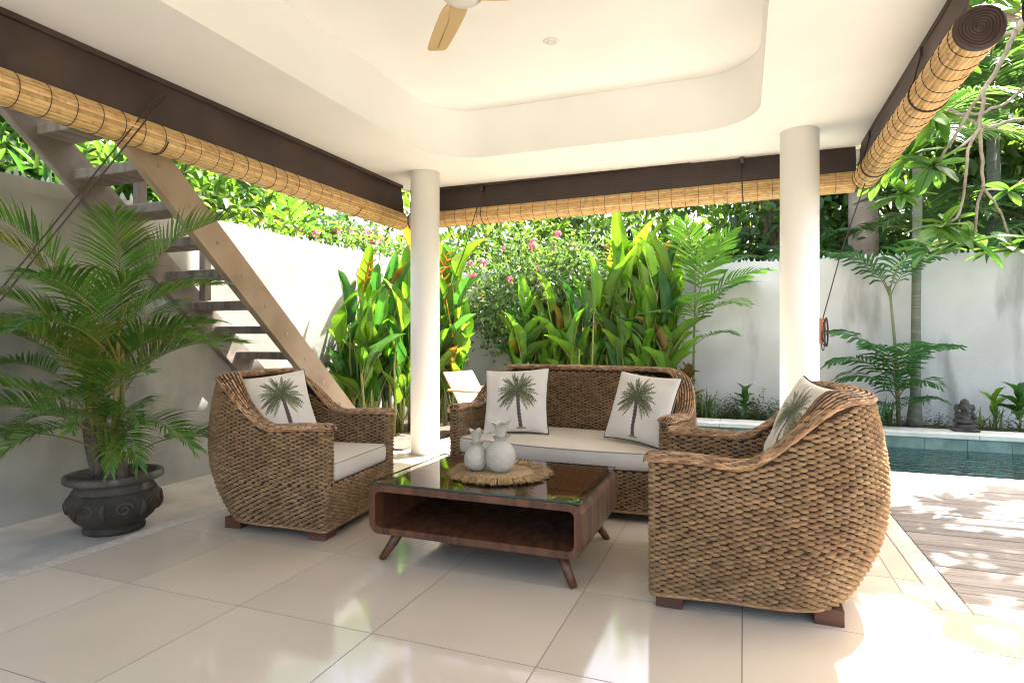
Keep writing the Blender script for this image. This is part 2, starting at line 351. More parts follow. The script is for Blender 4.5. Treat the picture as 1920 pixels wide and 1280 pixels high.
MB().box(PX0 + .001, PX1 - .001, PY0 + .001, PY1 - .003, -.104, -.10).build('pool_water', 'pool_water', kind='structure')
# ground round it all, out to the horizon
g = MB(); G0 = -.06
def rect(x0, x1, y0, y1, z): g.add([(x0, y0, z), (x1, y0, z), (x1, y1, z), (x0, y1, z)], [(0, 1, 2, 3)])
rect(-600, 600, 8.1, 600, G0); rect(-600, 600, -600, 5.9, G0); rect(-600, PX0 - .15, 5.9, 8.1, G0); rect(PX1 + .12, 600, 5.9, 8.1, G0)
g.build('ground', 'lawn', kind='structure')
bd = MB()
bd.box(-4.39, PX0 - .3, 7.62, YB, -.2, .02).box(PX0 - .3, 9, 8.425, YB, -.2, .035).box(-4.39, -3.22, 5.31, 7.6, -.2, .02)
bd.build('garden_bed', 'soil', kind='structure')

# ------------------------------------------------------------------ garden walls
def shards(L, seed):
    r = random.Random(seed); b = MB(); x = .05
    while x < L:
        h = r.uniform(.03, .085); wd = r.uniform(.02, .045); a = r.uniform(-.6, .6); y = r.uniform(-.04, .04)
        dx, dy = math.cos(a) * wd, math.sin(a) * wd; t = .004
        tx = r.uniform(-.3, .3)
        b.add([(x - dx, y - dy, 0), (x + dx, y + dy, 0), (x + dx * (tx + .15), y + dy * tx, h), (x + dx * (tx - .25), y + dy * tx, h * .8),
               (x - dx, y - dy + t, 0), (x + dx, y + dy + t, 0), (x + dx * (tx + .15), y + dy * tx + t, h), (x + dx * (tx - .25), y + dy * tx + t, h * .8)],
              [(0, 1, 2, 3), (7, 6, 5, 4), (0, 4, 5, 1), (1, 5, 6, 2), (2, 6, 7, 3), (3, 7, 4, 0)])
        x += r.uniform(.03, .09)
    return b
def rough_wall(name, mat, L, h, th, label, seed):
    """wall along local +x, face on local y=0, slightly uneven top edge"""
    n = int(L / .12); b = MB(); r = random.Random(seed)
    tops = [h + .018 * mnoise.noise((i * .35, seed, 0)) + r.uniform(-.004, .004) for i in range(n + 1)]
    fz = [0, .25, .5, .75, .96, 1]
    def pt(i, k, y): 
        x = L * i / n; z = -.3 + (tops[i] + .3) * fz[k]
        return (x, y + .008 * mnoise.noise((x * 1.3, z * 1.5, seed)) + (.012 if k == 5 and y == 0 else 0), z)
    b.grid([[pt(i, k, 0) for i in range(n + 1)] for k in range(6)])
    b.grid([[pt(i, k, th) for i in range(n + 1)][::-1] for k in range(6)])
    b.grid([[pt(i, 5, 0) for i in range(n + 1)], [pt(i, 5, th) for i in range(n + 1)]])
    for i in (0, n): b.add([pt(i, k, 0) for k in range(6)] + [pt(i, k, th) for k in range(5, -1, -1)], [tuple(range(12))])
    o = b.build(name, mat, smooth=False, label=label, cat='wall')
    shards(L, seed).build('glass_shards', 'shard', o, loc=(0, th * .5, h - .012), kind='stuff')
    return o
lw = rough_wall('garden_wall', 'grey_plaster', YB + 3.4, WALLH, .16, 'mottled grey garden wall behind the open stairs and potted palm', 3)
lw.location = (XW, -3.4, 0); lw.rotation_euler = (0, 0, R(90))
bw = rough_wall('garden_wall', 'white_plaster', 16.2, WALLH, .16, 'pale plastered garden wall behind the pool with foliage above it', 5)
bw.location = (XW - .16, YB, 0)

# ------------------------------------------------------------------ pavilion: columns, ceiling slab with rounded coffer, upper storey
def rrect(x0, x1, y0, y1, r, n=14):
    pts = []
    for cx, cy, a in ((x1 - r, y1 - r, 0), (x0 + r, y1 - r, 90), (x0 + r, y0 + r, 180), (x1 - r, y0 + r, 270)):
        for i in range(n + 1):
            t = R(a + 90 * i / n); pts.append((cx + r * math.cos(t), cy + r * math.sin(t)))
    return pts
CX0, CX1, CY0, CY1, CZ = -2.64, .115, .25, 5.02, 3.21
RX0, RX1, RY1 = -3.52, .985, 6.0
# outline of the ceiling: L shape with a rounded back right corner
outl = [(RX0, -.4), (2.7, -.4), (2.7, 3.12), (RX1, 3.12)]
cr = .14
outl += [(RX1 - cr + cr * math.cos(R(a)), RY1 - cr + cr * math.sin(R(a))) for a in range(0, 91, 10)]
outl += [(RX0, RY1)]
bm = bmesh.new()
def loop(pts, z):
    vs = [bm.verts.new((x, y, z)) for x, y in pts]
    return vs, [bm.edges.new((vs[i], vs[(i + 1) % len(vs)])) for i in range(len(vs))]
ov, oe = loop(outl, CEIL); hole = rrect(CX0, CX1, CY0, CY1, .46, 48); iv, ie = loop(hole, CEIL)
bmesh.ops.triangle_fill(bm, use_beauty=True, use_dissolve=False, edges=oe + ie, normal=(0, 0, -1))
bm.verts.index_update()
b = MB(); b.add([v.co[:] for v in bm.verts], [[v.index for v in f.verts] for f in bm.faces]); bm.free()
n = len(hole)
b.add([(x, y, CEIL) for x, y in hole] + [(x, y, CZ - .02) for x, y in hole] + [(x + (-.02 if x > -1.26 else .02) * .0, y, CZ) for x, y in hole],
      [(i, (i + 1) % n, n + (i + 1) % n, n + i) for i in range(n)] + [(n + i, n + (i + 1) % n, 2 * n + (i + 1) % n, 2 * n + i) for i in range(n)] + [tuple(range(2 * n, 3 * n))])
n = len(outl)
b.add([(x, y, CEIL) for x, y in outl] + [(x, y, 3.5) for x, y in outl], [(i, (i + 1) % n, n + (i + 1) % n, n + i) for i in range(n)] + [tuple(range(n, 2 * n))])
ceil = b.build('ceiling', 'paint', kind='structure')
# little drip moulding round the edge
m_ = MB()
for k in range(2):
    pts = [(x + (0.012 if x < 0 else -.012 if x < 2 else 0) * k * 2, y - (.024 * k if y > 5 else 0)) for x, y in outl]
m_.tube([(RX0 + .02, -.38, CEIL), (RX0 + .02, 5.96, CEIL)], .012, 6).tube([(RX1 - .02, 3.14, CEIL), (RX1 - .02, 5.86, CEIL)] , .012, 6)
m_.build('edge_moulding', 'paint', ceil)
def column(x, y, label):
    o = MB().lathe([(.143, -.02), (.143, CEIL + .01)], 48).build('column', 'column_paint', None, True, (x, y, 0), label=label, cat='column', group='round white columns')
    o.data.polygons[-1].use_smooth = False; o.data.polygons[-2].use_smooth = False
    return o
column(-2.955, 5.30, 'round white column between the left armchair and the sofa')
column(.415, 5.30, 'round white column with the cord cleat beside the pool')
up = thing('upper_storey', 'upper storey of the house above the pavilion ceiling', 'storey', (-1.2, 1, 3.5))
MB().box(-2.2, 2.05, -1.35, 4.42, 0.002, 2.4).build('wall', 'roof_wall', up)
MB().box(-2.45, 2.3, -1.5, 4.6, 2.402, 2.55).build('roof', 'roof_wall', up)

# ------------------------------------------------------------------ ceiling fan and downlight
fan = thing('ceiling_fan', 'ceiling fan with pale wooden blades under the white coffer', 'fan', (-1.25, 2.60, 2.722))
MB().lathe([(.01, .03), (.075, .03), (.085, .035), (.10, .05), (.12, .075), (.125, .10), (.11, .15), (.05, .19), (.02, .20)], 40).build('motor_housing', 'fan_metal', fan, True)
MB().lathe([(.002, .0215), (.05, .0225), (.072, .027), (.078, .032), (.078, .045)], 40).build('centre_cap', 'fan_cap', fan, True)
MB().lathe([(.014, .19), (.014, CZ - 2.722 - .03)], 16).build('down_rod', 'fan_cap', fan, True)
MB().lathe([(.06, CZ - 2.722 - .05), (.055, CZ - 2.722)], 24).build('canopy', 'fan_cap', fan, True)
def blade():
    b = MB(); P = []
    st = [(.06, .045), (.10, .052), (.14, .062), (.20, .066), (.30, .066), (.40, .064), (.50, .060), (.565, .056), (.585, .048), (.592, .035)]
    for z in (.052, .060):
        P.append([[(x, wd * s, z - .18 * wd * s + .002) for s in (-1, -.6, -.12, .12, .6, 1)] for x, wd in st])
    b.grid([r[::-1] for r in P[0]]); b.grid(P[1])
    for k in (0, 5):
        b.grid([[P[0][i][k] for i in range(len(st))], [P[1][i][k] for i in range(len(st))]])
    b.grid([P[0][-1], P[1][-1]])
    return b
bl = blade().mesh('blade', 'fan_blade', False)
rib = MB().tube([(.10, .03, .050), (.16, .018, .049), (.24, .006, .0485), (.40, 0, .0485), (.54, 0, .0485)], [.008, .007, .005, .0045, .003], 6, flat=.4).mesh('rib', 'fan_blade', True)
fa = math.atan2(3.078 - 2.63, -1.637 + 1.262)
for k in range(3):
    o = obj('blade', bl, fan, (0, 0, 0), (0, 0, fa + k * 2 * math.pi / 3)); obj('rib', rib, o)
dl = thing('downlight', 'small round recessed downlight in the coffer ceiling', 'light', (-1.254, 4.03, CZ))
MB().lathe([(.030, -.001), (.030, -.008), (.052, -.006), (.055, -.001)], 32).build('trim_ring', 'fan_cap', dl, True)
MB().lathe([(.001, -.0105), (.02, -.010), (.028, -.0085), (.028, -.002)], 24).build('lens', 'lamp_glass', dl, True)

# ------------------------------------------------------------------ open wooden stairs
st = thing('open_stairs', 'weathered open wooden stairs climbing past the potted palm', 'stairs', (-4.0, 5.3, 0))
KS = 1.067
def sp(Y): return CAMH + KS * (2.248 - CAMH - .92 * (Y / KS - 2.48))      # underside of the stringers
def stringer(x0, x1, mat, name='stringer'):
    ya, vt, zb = .9, .285 * KS, -.056; ye = ya + (sp(ya) - zb) / .92; yf_ = ye + vt / .92; n = 26; b = MB(); lowr = []; upr = []
    for i in range(n + 1):
        t = i / n; lowr.append((ya + (ye - ya) * t, sp(ya) * (1 - t) + zb * t)); upr.append((ya + .1 + (yf_ - ya - .1) * t, (sp(ya + .1) + vt) * (1 - t) + zb * t))
    j = lambda y, z, s: .003 * mnoise.noise((y * 3, z * 3, s))
    for x, s in ((x0, -1), (x1, 1)):
        b.grid([[(x + j(p[0], p[1], x), p[0], p[1]) for p in lowr], [(x + j(p[0], p[1], x), p[0], p[1]) for p in upr]][::s])
    b.grid([[(x0 + j(p[0], p[1], x0), p[0], p[1]) for p in lowr], [(x1 + j(p[0], p[1], x1), p[0], p[1]) for p in lowr]][::-1])
    b.grid([[(x0 + j(p[0], p[1], x0), p[0], p[1]) for p in upr], [(x1 + j(p[0], p[1], x1), p[0], p[1]) for p in upr]])
    for q in (0, -1): b.add([(x0, *lowr[q]), (x1, *lowr[q]), (x1, *upr[q]), (x0, *upr[q])], [(0, 1, 2, 3)])
    return b.build(name, mat, st, loc=(4.0, -5.3, 0))
XS0, XS1 = -4.365, -3.57
stringer(XS1 - .065, XS1, 'stringer_wood'); stringer(XS0, XS0 + .065, 'weathered_wood')
peg = MB().tube([(0, 0, 0), (.012, 0, 0)], .016, 10).mesh('peg', 'stringer_wood')
tread = MB().bbox(XS0 + .05, XS1 - .055, 0, .23, 0, .066, .006).mesh('tread', 'weathered_wood')
for k in range(-5, 15):
    Y = KS * (2.63 + .2215 * k); z = CAMH + KS * (2.19 - CAMH - .2045 * k)
    if z < .0: break
    obj('tread', tread, st, (4.0, Y - 5.3, z), (rnd.uniform(-.01, .01), rnd.uniform(-.006, .006), 0))
    obj('peg', peg, st, (XS1 - .009 + 4.0, Y + .06 - 5.3, z + .01))
for yy, z0, z1 in ((3.24, 2.08, 2.36), (3.83, 1.46, 1.90)):
    MB().bbox(-.033, .033, -.033, .033, z0, z1, .004).build('post', 'weathered_wood', st, loc=(XS0 + .13 + 4.0, yy - 5.3, 0))
MB().bbox(-4.38, -3.56, -.3, 1.0, 3.56, 3.66, .005).build('stair_landing', 'weathered_wood', label='wooden landing at the head of the open stairs', cat='landing')
# ------------------------------------------------------------------ rolled bamboo blinds
def blind(label, p0, rz, L, zc, r, mat, valmat, inward, spiral_at=None, top=CEIL, ring=.135, sag=.0, vdx=0.):
    """roll along local +x from p0; inward = sign of local y that points to the room"""
    t = thing('bamboo_blind', label, 'blind', (p0[0], p0[1], zc), rz, 'rolled bamboo blinds under the ceiling edge')
    n = 25; wd = 2 * math.pi * r / n * .47
    segs = max(8, int(L / .25)); P0 = []; P1 = []; Q0 = []; Q1 = []
    for i in range(segs + 1):
        x = L * i / segs; dz = -sag * math.sin(math.pi * i / segs) + .004 * mnoise.noise((x * 1.5, p0[0], 3))
        P0.append((x, -wd, r - .0015 + dz)); P1.append((x, wd, r - .0015 + dz)); Q0.append((x, 0, r + .0035 + dz))
    sl_ = MB().grid([P0, Q0, P1]).mesh('slat', mat)
    for k in range(n):
        a = 2 * math.pi * k / n
        obj('slat', sl_, t, (0, 0, 0), (a, 0, 0))
    MB().tube([(L * i / segs, 0, -sag * math.sin(math.pi * i / segs) * 0) for i in range(segs + 1)], r - .003, 25).build('roll_core', 'brown_cloth', t, True)
    rg = MB(); m = 30
    pts = [(0, (r + .0032) * math.cos(2 * math.pi * i / m), (r + .0032) * math.sin(2 * math.pi * i / m)) for i in range(m + 1)]
    rg.tube(pts, .0022, 5, cap=False); rm = rg.mesh('binding_cord', 'cord', True)
    x = .08
    while x < L - .03:
        obj('binding_cord', rm, t, (x + rnd.uniform(-.01, .01), 0, 0)); x += ring
    ec = MB().lathe([(r - .004, 0), (r + .0045, .001), (r + .0045, .014), (r - .004, .015)], 40).mesh('end_band', 'brown_cloth', True)
    for xe in (-.004, L - .011): obj('end_band', ec, t, (xe, 0, 0), (0, R(90), 0))
    # spiral of cloth seen in both ends
    def spiral():
        b = MB(); A = []; B = []; C_ = []; turns = 6.5; N = 150
        for i in range(N + 1):
            a = 2 * math.pi * turns * i / N; rr = .008 + (r - .014) * i / N
            rr *= 1 + .05 * math.sin(3 * a + 1)
            A.append((0, rr * math.cos(a), rr * math.sin(a))); q = rr + .0065; B.append((-.012, (rr + .003) * math.cos(a), (rr + .003) * math.sin(a))); C_.append((0, q * math.cos(a), q * math.sin(a)))
        return b.grid([A, B, C_])
    sp_ = spiral().mesh('cloth_spiral', 'brown_cloth', True)
    obj('cloth_spiral', sp_, t, (-.003, 0, 0)); obj('cloth_spiral', sp_, t, (L + .003, 0, 0), (0, 0, R(180)))
    # hanging cloth / slat valance from the ceiling to the roll
    nx = max(10, int(L / .12)); rows = 7; h = top - zc; yo = inward * (r * .55)
    def vp(i, k, off):
        x = L * i / nx + vdx; f = k / (rows - 1)
        bulge = .012 * mnoise.noise((x * 1.6, f * 1.5, p0[0] + p0[1])) + .004 * math.sin(f * 9)
        return (x, yo * (.25 + .75 * f) + bulge + off, h - .004 - (h - .03) * f)
    v = MB(); F_ = [[vp(i, k, 0) for i in range(nx + 1)] for k in range(rows)]; B_ = [[vp(i, k, .012) for i in range(nx + 1)] for k in range(rows)]
    v.grid(F_); v.grid([q[::-1] for q in B_]); v.grid([F_[-1], B_[-1]])
    for q in (0, -1): v.grid([[rr[q] for rr in F_], [rr[q] for rr in B_]])
    v.build('valance', valmat, t, True)
    MB().box(vdx, L + vdx, yo * .25 - .022, yo * .25 + .022, h - .034, h - .003).build('head_rail', 'brown_cloth', t)
    return t
BL = blind('long rolled bamboo blind in front of the open stairs', (-3.45, -.3), R(90), 5.95, 2.395, .088, 'bamboo', 'brown_cloth', -1)
BB = blind('rolled bamboo blind with ribbed brown valance above the garden', (-3.46, 5.90), 0, 4.36, 2.435, .088, 'bamboo', 'brown_slats', -1, ring=.125)
BB.rotation_euler = (0, R(-.65), 0)
BR = blind('rolled bamboo blind with its spiral end over the deck', (.955, 3.17), R(90), 2.62, 2.49, .094, 'bamboo', 'brown_cloth', 1)
B4 = blind('rolled bamboo blind cut off at the corner of the picture', (1.11, 3.06), 0, 3.2, 2.51, .094, 'bamboo', 'brown_cloth', -1)

# cords, pulleys, cleats
def rope(name, label, paths, rad=.0045, cat='cord', extra=None):
    o = thing(name, label, cat, paths[0][0])
    b = MB()
    for p in paths:
        q = []
        for i in range(len(p) - 1):
            a, c = Vector(p[i]), Vector(p[i + 1])
            for s in range(8): q.append(a.lerp(c, s / 8) - Vector(paths[0][0]))
        q.append(Vector(p[-1]) - Vector(paths[0][0]))
        b.tube(q, rad, 5)
    b.build('strand', 'cord', o, True)
    return o
def hoop(t, x, r, inward, zt):
    b = MB(); m = 24
    pts = [(x, inward * .02, zt)] + [(x + .002 * math.sin(i), (r + .01) * math.cos(R(inward * 20 + 0) + i * inward * math.pi / m * -1) * inward if False else (r + .008) * math.cos(math.pi * (1.25 if inward < 0 else -.25) + (1 if inward < 0 else -1) * i / m * math.pi * .95), (r + .008) * math.sin(math.pi * (1.25 if inward < 0 else -.25) + (1 if inward < 0 else -1) * i / m * math.pi * .95 - 0) * 1.0) for i in range(m + 1)]
    return pts
def sling(t, x, r, inward, top):
    """lifting cord hanging from the head rail round the underside of the roll"""
    pts = [(x, inward * r * .35, top)]
    for i in range(15):
        a = math.pi / 2 + (-1 if inward > 0 else 1) * (R(50) + i / 14 * R(205))
        pts.append((x + .01 * i / 14, (r + .007) * math.cos(a), (r + .007) * math.sin(a)))
    MB().tube(pts, .0045, 5).build('lifting_cord', 'cord', t, True)
    MB().bbox(x - .02, x + .02, inward * r * .35 - .018 - (.02 if inward < 0 else -.0), inward * r * .35 + .018, top - .05, top + .005, .004).build('pulley', 'fitting', t)
sling(BL, 3.05, .088, 1, CEIL - 2.395 - .05); sling(BL, 5.1, .088, 1, CEIL - 2.395 - .05)
sling(BB, .88, .088, -1, CEIL - 2.435 - .05); sling(BB, 3.45, .088, -1, CEIL - 2.435 - .05)
sling(BR, .75, .094, 1, CEIL - 2.49 - .04); sling(BR, 2.2, .094, 1, CEIL - 2.49 - .04)
rope('blind_cord', 'pair of brown cords slanting down across the potted palm', [[(-3.385, 2.735, 2.68), (-3.30, 1.81, 1.37), (-3.25, 1.3, .66)], [(-3.38, 2.76, 2.66), (-3.285, 1.82, 1.345), (-3.23, 1.3, .62)]])
rope('blind_cord', 'brown cord slanting down to the column beside the sofa', [[(-2.57, 5.83, 2.70), (-2.66, 5.6, 2.05), (-2.80, 5.36, 1.42)]])
rope('blind_cord', 'brown cord slanting down to the cleat on the pool side column', [[(.93, 5.62, 2.42), (.74, 5.5, 1.85), (.575, 5.30, 1.27)]])
ck = thing('cord_bundle', 'coiled brown cord hung on an orange cleat on the white column', 'cord', (.562, 5.28, 1.20))
MB().bbox(-.008, .020, -.012, .012, -.10, .10, .005).build('cleat', 'cleat', ck)
b = MB()
for k in range(7):
    w_ = rnd.uniform(.016, .03); h_ = rnd.uniform(.07, .115); ox = rnd.uniform(.004, .03); oy = rnd.uniform(-.02, .02)
    b.tube([(ox + w_ * math.cos(2 * math.pi * i / 18) * .5 + .012, oy + .4 * w_ * math.sin(2 * math.pi * i / 18), -.01 + h_ * math.sin(2 * math.pi * i / 18) - (.04 if k == 6 else 0)) for i in range(19)], .0042, 5)
b.build('coil', 'cord', ck, True)

# ------------------------------------------------------------------ woven seats
def weave_seat(W, yf, yb, zrim_arm, zrim_back, th, zseat, front_bow, nexp, rise=(-.12, .36), seed=1):
    """local frame: faces -y, x across. returns meshes for weave, core, rim"""
    rs = np.random.RandomState(seed)
    # reference plan (outer), right front -> back -> left front
    th_ = np.linspace(0, math.pi, 160)
    cx = np.sign(np.cos(th_)) * np.abs(np.cos(th_)) ** (2 / nexp) * W
    cy = np.abs(np.sin(th_)) ** (2 / nexp) * yb
    q = np.linspace(yf, 0, 40, endpoint=False)
    X = np.concatenate([W * (.965 + .035 * sstep(yf, 0, q)), cx, -(W * (.965 + .035 * sstep(yf, 0, q)))[::-1]])
    Y = np.concatenate([q, cy, q[::-1]])
    def resample(P, step):
        d = np.r_[0, np.cumsum(np.hypot(*np.diff(P, axis=0).T))]; n = max(4, int(round(d[-1] / step)))
        t = np.linspace(0, d[-1], n + 1); return np.c_[np.interp(t, d, P[:, 0]), np.interp(t, d, P[:, 1])]
    ref = resample(np.c_[X, Y], .01)
    def k_of(z):
        z = np.asarray(z, float)
        return np.where(z < .5, 1 - .17 * ((.5 - z) / .44) ** 2, 1 - .07 * ((z - .5) / .42) ** 2)
    def outer(z):
        k = k_of(z); y = yf + (ref[:, 1] - yf) * k
        wgt = .12 + .6 * sstep(yf, yf * .1, ref[:, 1])
        x = ref[:, 0] * (1 - (1 - k) * wgt); return np.c_[x, y]
    def inset(P, d):
        T = np.gradient(P, axis=0); T /= np.hypot(T[:, 0], T[:, 1])[:, None]; N = np.c_[T[:, 1], -T[:, 0]]; return P - N * d
    def zrim(y): return zrim_arm + (zrim_back - zrim_arm) * sstep(rise[0], rise[1], y) - .012 * np.exp(-((np.asarray(y) + .12) / .12) ** 2)
    def looped(z, upper):
        o = outer(z)
        if upper:
            i = inset(o, th)[::-1].copy(); i[0, 1] = i[-1, 1] = yf
            P = np.vstack([o, i, o[:1]])
        else:
            xs_ = np.linspace(o[-1, 0], o[0, 0], 40)
            fl = np.c_[xs_, yf - front_bow * np.cos(xs_ / abs(o[0, 0]) * math.pi / 2) ** .8]
            P = np.vstack([o, fl[1:], ]) ; P = np.vstack([P, o[:1]])
        P = resample(P, .005)[:-1]
        kk = 4; S = np.zeros_like(P)
        for s in range(-kk, kk + 1): S += np.roll(P, s, axis=0)
        return S / (2 * kk + 1)
    # knots
    ts = np.array([-1, -.62, 0, .62, 1]); rf = np.array([.18, .80, 1, .80, .18]); ph = np.radians([-95, -48, 0, 48, 95])
    KV = []; KF = []; KU = []; base = 0
    gi = np.arange(25).reshape(5, 5); quads = np.array([(gi[i, j], gi[i, j + 1], gi[i + 1, j + 1], gi[i + 1, j]) for i in range(4) for j in range(4)])
    pitch, rowh = .059, .0113; mfix = {}
    row = 0; z = .068
    while z < zrim_back:
        up = z > zseat
        P = looped(z, up); n = len(P); d = .005; Ltot = n * d
        m = mfix.setdefault(up, max(3, int(round(len(looped(.5 if up else .3, up)) * .005 / pitch)))); pit = Ltot / m
        s = (np.arange(m) + (.5 if row % 2 else 0)) * pit + rs.uniform(-.003, .003, m)
        idx = (s / d).astype(int) % n
        C = P[idx]; T = P[(idx + 2) % n] - P[(idx - 2) % n]; T /= np.hypot(T[:, 0], T[:, 1])[:, None]; N = np.c_[T[:, 1], -T[:, 0]]
        ok = (z < zrim(C[:, 1]) - .018)
        zz = z + rs.uniform(-.0016, .0016, m)
        # slope of the shell so that knots face outwards
        for c, t_, n_, z0, good in zip(C, T, N, zz, ok):
            if not good: continue
            L_ = .0212 * rs.uniform(.88, 1.12); H_ = .0086 * rs.uniform(.9, 1.12); B_ = .0140 * rs.uniform(.85, 1.2); tl = rs.uniform(-.06, .06)
            u = ts[:, None] * L_ + 0 * ph[None]; hgt = rf[:, None] * np.sin(ph)[None] * H_ + tl * u
            out_ = rf[:, None] * np.cos(ph)[None] * B_ + (.005 * np.cos(ts * math.pi / 2) - .004)[:, None]
            V = np.empty((5, 5, 3)); V[..., 0] = c[0] + t_[0] * u + n_[0] * out_; V[..., 1] = c[1] + t_[1] * u + n_[1] * out_; V[..., 2] = z0 + hgt
            KV.append(V.reshape(-1, 3)); KF.append(quads + base); base += 25
            uo = rs.uniform(0, 9)
            KU.append(np.stack(np.broadcast_arrays(ts[:, None] * .9 + uo, (ph / 1.66)[None] * .55), -1).reshape(-1, 2))
        row += 1; z += rowh
    weave = npmesh('weave', np.vstack(KV), np.vstack(KF), 'rope', True, np.vstack(KU))
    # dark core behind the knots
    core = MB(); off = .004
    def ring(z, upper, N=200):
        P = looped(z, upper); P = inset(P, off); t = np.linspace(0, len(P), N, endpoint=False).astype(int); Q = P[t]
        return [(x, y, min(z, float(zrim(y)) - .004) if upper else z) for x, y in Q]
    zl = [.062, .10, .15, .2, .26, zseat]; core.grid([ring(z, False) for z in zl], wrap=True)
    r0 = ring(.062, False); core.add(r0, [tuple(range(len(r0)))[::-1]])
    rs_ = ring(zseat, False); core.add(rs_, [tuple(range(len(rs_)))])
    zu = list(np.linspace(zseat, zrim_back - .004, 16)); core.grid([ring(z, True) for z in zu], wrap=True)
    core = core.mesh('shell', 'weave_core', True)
    # rattan rim
    rim = MB(); base_ = MB()
    mid = np.array([inset(outer(float(zrim(y))), th / 2)[i] for i, y in enumerate(ref[:, 1])])
    ns = 25; step = 1
    mids = mid[::step]; yy = ref[::step, 1]
    shr = np.ones(len(mids) + 6); shr[:3] = (.12, .55, .86); shr[-3:] = (.86, .55, .12)
    ex = np.array([[0, -.030], [0, -.026], [0, -.014]]); mids = np.vstack([mids[0] + ex, mids, mids[-1] + ex[::-1]]); yy = np.r_[[yf] * 3, yy, [yf] * 3]
    T = np.gradient(mids, axis=0); T /= np.hypot(T[:, 0], T[:, 1])[:, None]; N = np.c_[T[:, 1], -T[:, 0]]
    zz = zrim(yy); zz[:3] -= (.012, .008, .002); zz[-3:] -= (.002, .008, .012)
    flare = th / 2 + .012 + .012 * sstep(0, yb * .8, yy)
    ss = np.r_[0, np.cumsum(np.hypot(*np.diff(mids, axis=0).T))]
    def cross(a, amp=0, ph_=0, rr=1.):
        A = a + amp * np.sin(ss * 48 + ph_)
        lat = np.cos(A) * flare * rr * shr; up_ = np.sin(A) * .021 * rr * shr + .003
        lift = .012 * sstep(0, yb * .8, yy) * np.cos(A)         # outward roll at the back
        return np.c_[mids[:, 0] + N[:, 0] * lat, mids[:, 1] + N[:, 1] * lat, zz + up_ - lift]
    RV = []; RF = []; RU = []; rb = 0
    rows = 15; cc_ = np.c_[mids, zz - .004]
    for k in range(rows):
        C = cross(R(-42) + k / (rows - 1) * R(264)); Tn = np.gradient(C, axis=0); dl = np.r_[0, np.cumsum(np.linalg.norm(np.diff(C, axis=0), axis=1))]
        pit = .040; m = int(dl[-1] / pit); t_ = (np.arange(m) + (.5 if k % 2 else 0)) * pit + rs.uniform(-.004, .004, m)
        i_ = np.clip(np.searchsorted(dl, t_), 0, len(C) - 1)
        p = C[i_]; T_ = Tn[i_]; T_ /= np.linalg.norm(T_, axis=1)[:, None]; O = p - cc_[i_]; O -= T_ * (O * T_).sum(1)[:, None]; O /= np.linalg.norm(O, axis=1)[:, None] + 1e-9; S_ = np.cross(O, T_)
        sc2 = shr[i_]
        for q in range(m):
            L_, H_, B_ = .0215 * rs.uniform(.9, 1.15), .0056 * max(.3, sc2[q]), .0062 * rs.uniform(.8, 1.2)
            u = ts[:, None] * L_ + 0 * ph[None]; hg = rf[:, None] * np.sin(ph)[None] * H_ + rs.uniform(-.09, .09) * u; ot = rf[:, None] * np.cos(ph)[None] * B_ - .0015
            RV.append((p[q] + u[..., None] * T_[q] + hg[..., None] * S_[q] + ot[..., None] * O[q]).reshape(-1, 3)); RF.append(quads + rb); rb += 25
    rimm = npmesh('rim', np.vstack(RV), np.vstack(RF), 'rattan', True)
    P = [cross(R(-40) + k / 9 * R(260), 0, 0, .93) for k in range(10)]
    base_.grid([[tuple(p) for p in r_] for r_ in P][::-1]); bm_ = base_.mesh('rim_core', 'weave_core', True)
    # rope edging at the bottom
    lo = looped(.060, False); e = MB(); e.tube([(x, y, .061) for x, y in lo[::6]] + [(lo[0][0], lo[0][1], .061)], .0085, 6)
    eb = e.mesh('bottom_edging', 'rattan', True)
    return dict(weave=weave, shell=core, rim=rimm, rim_core=bm_, bottom_edging=eb)

def cushion(name, outline, z0, z1, parent, bulge=.018):
    """seat pad with soft crown and piped edges; outline = plan polygon (ccw)"""
    n = len(outline); cx = sum(p[0] for p in outline) / n; cy = sum(p[1] for p in outline) / n
    def ring(s, z): return [(cx + (x - cx) * s, cy + (y - cy) * s, z) for x, y in outline]
    b = MB(); zz = z1 - z0
    rings = [ring(.0, z0), ring(.96, z0), ring(.985, z0 + .004), ring(.997, z0 + zz * .25), ring(1.004, z0 + zz * .5), ring(.998, z0 + zz * .8), ring(.988, z1 - .002)]
    for s in (.975, .93, .82, .62, .38, .15, .0): rings.append([(x, y, z1 + bulge * (1 - s ** 4) + .004 * mnoise.noise((x * 5, y * 5, z1))) for x, y, z in ring(s, z1)])
    b.grid(rings, wrap=True); o = b.build(name, 'cream_fabric', parent, True)
    p = MB()
    for zq, s in ((z1 - .001, .990), (z0 + .003, .988)):
        r_ = ring(s, zq); p.tube(r_ + [r_[0]], .0035, 5)
    p.build('piping', 'grey_piping', o, True); return o
def rr_outline(x0, x1, y0, y1, r, bow=0., n=8, dens=18):
    pts = rrect(x0, x1, y0, y1, r, n); out = []
    for i in range(len(pts)):
        a, c = pts[i], pts[(i + 1) % len(pts)]; d = math.dist(a, c); k = max(1, int(d / .05))
        for j in range(k): out.append((a[0] + (c[0] - a[0]) * j / k, a[1] + (c[1] - a[1]) * j / k))
    xm, hw = (x0 + x1) / 2, (x1 - x0) / 2
    return [(x, y - bow * max(0, math.cos((x - xm) / hw * math.pi / 2)) ** .8 * max(0, (y0 + .15 - y) / .15 if y < y0 + .15 else 0)) for x, y in out]
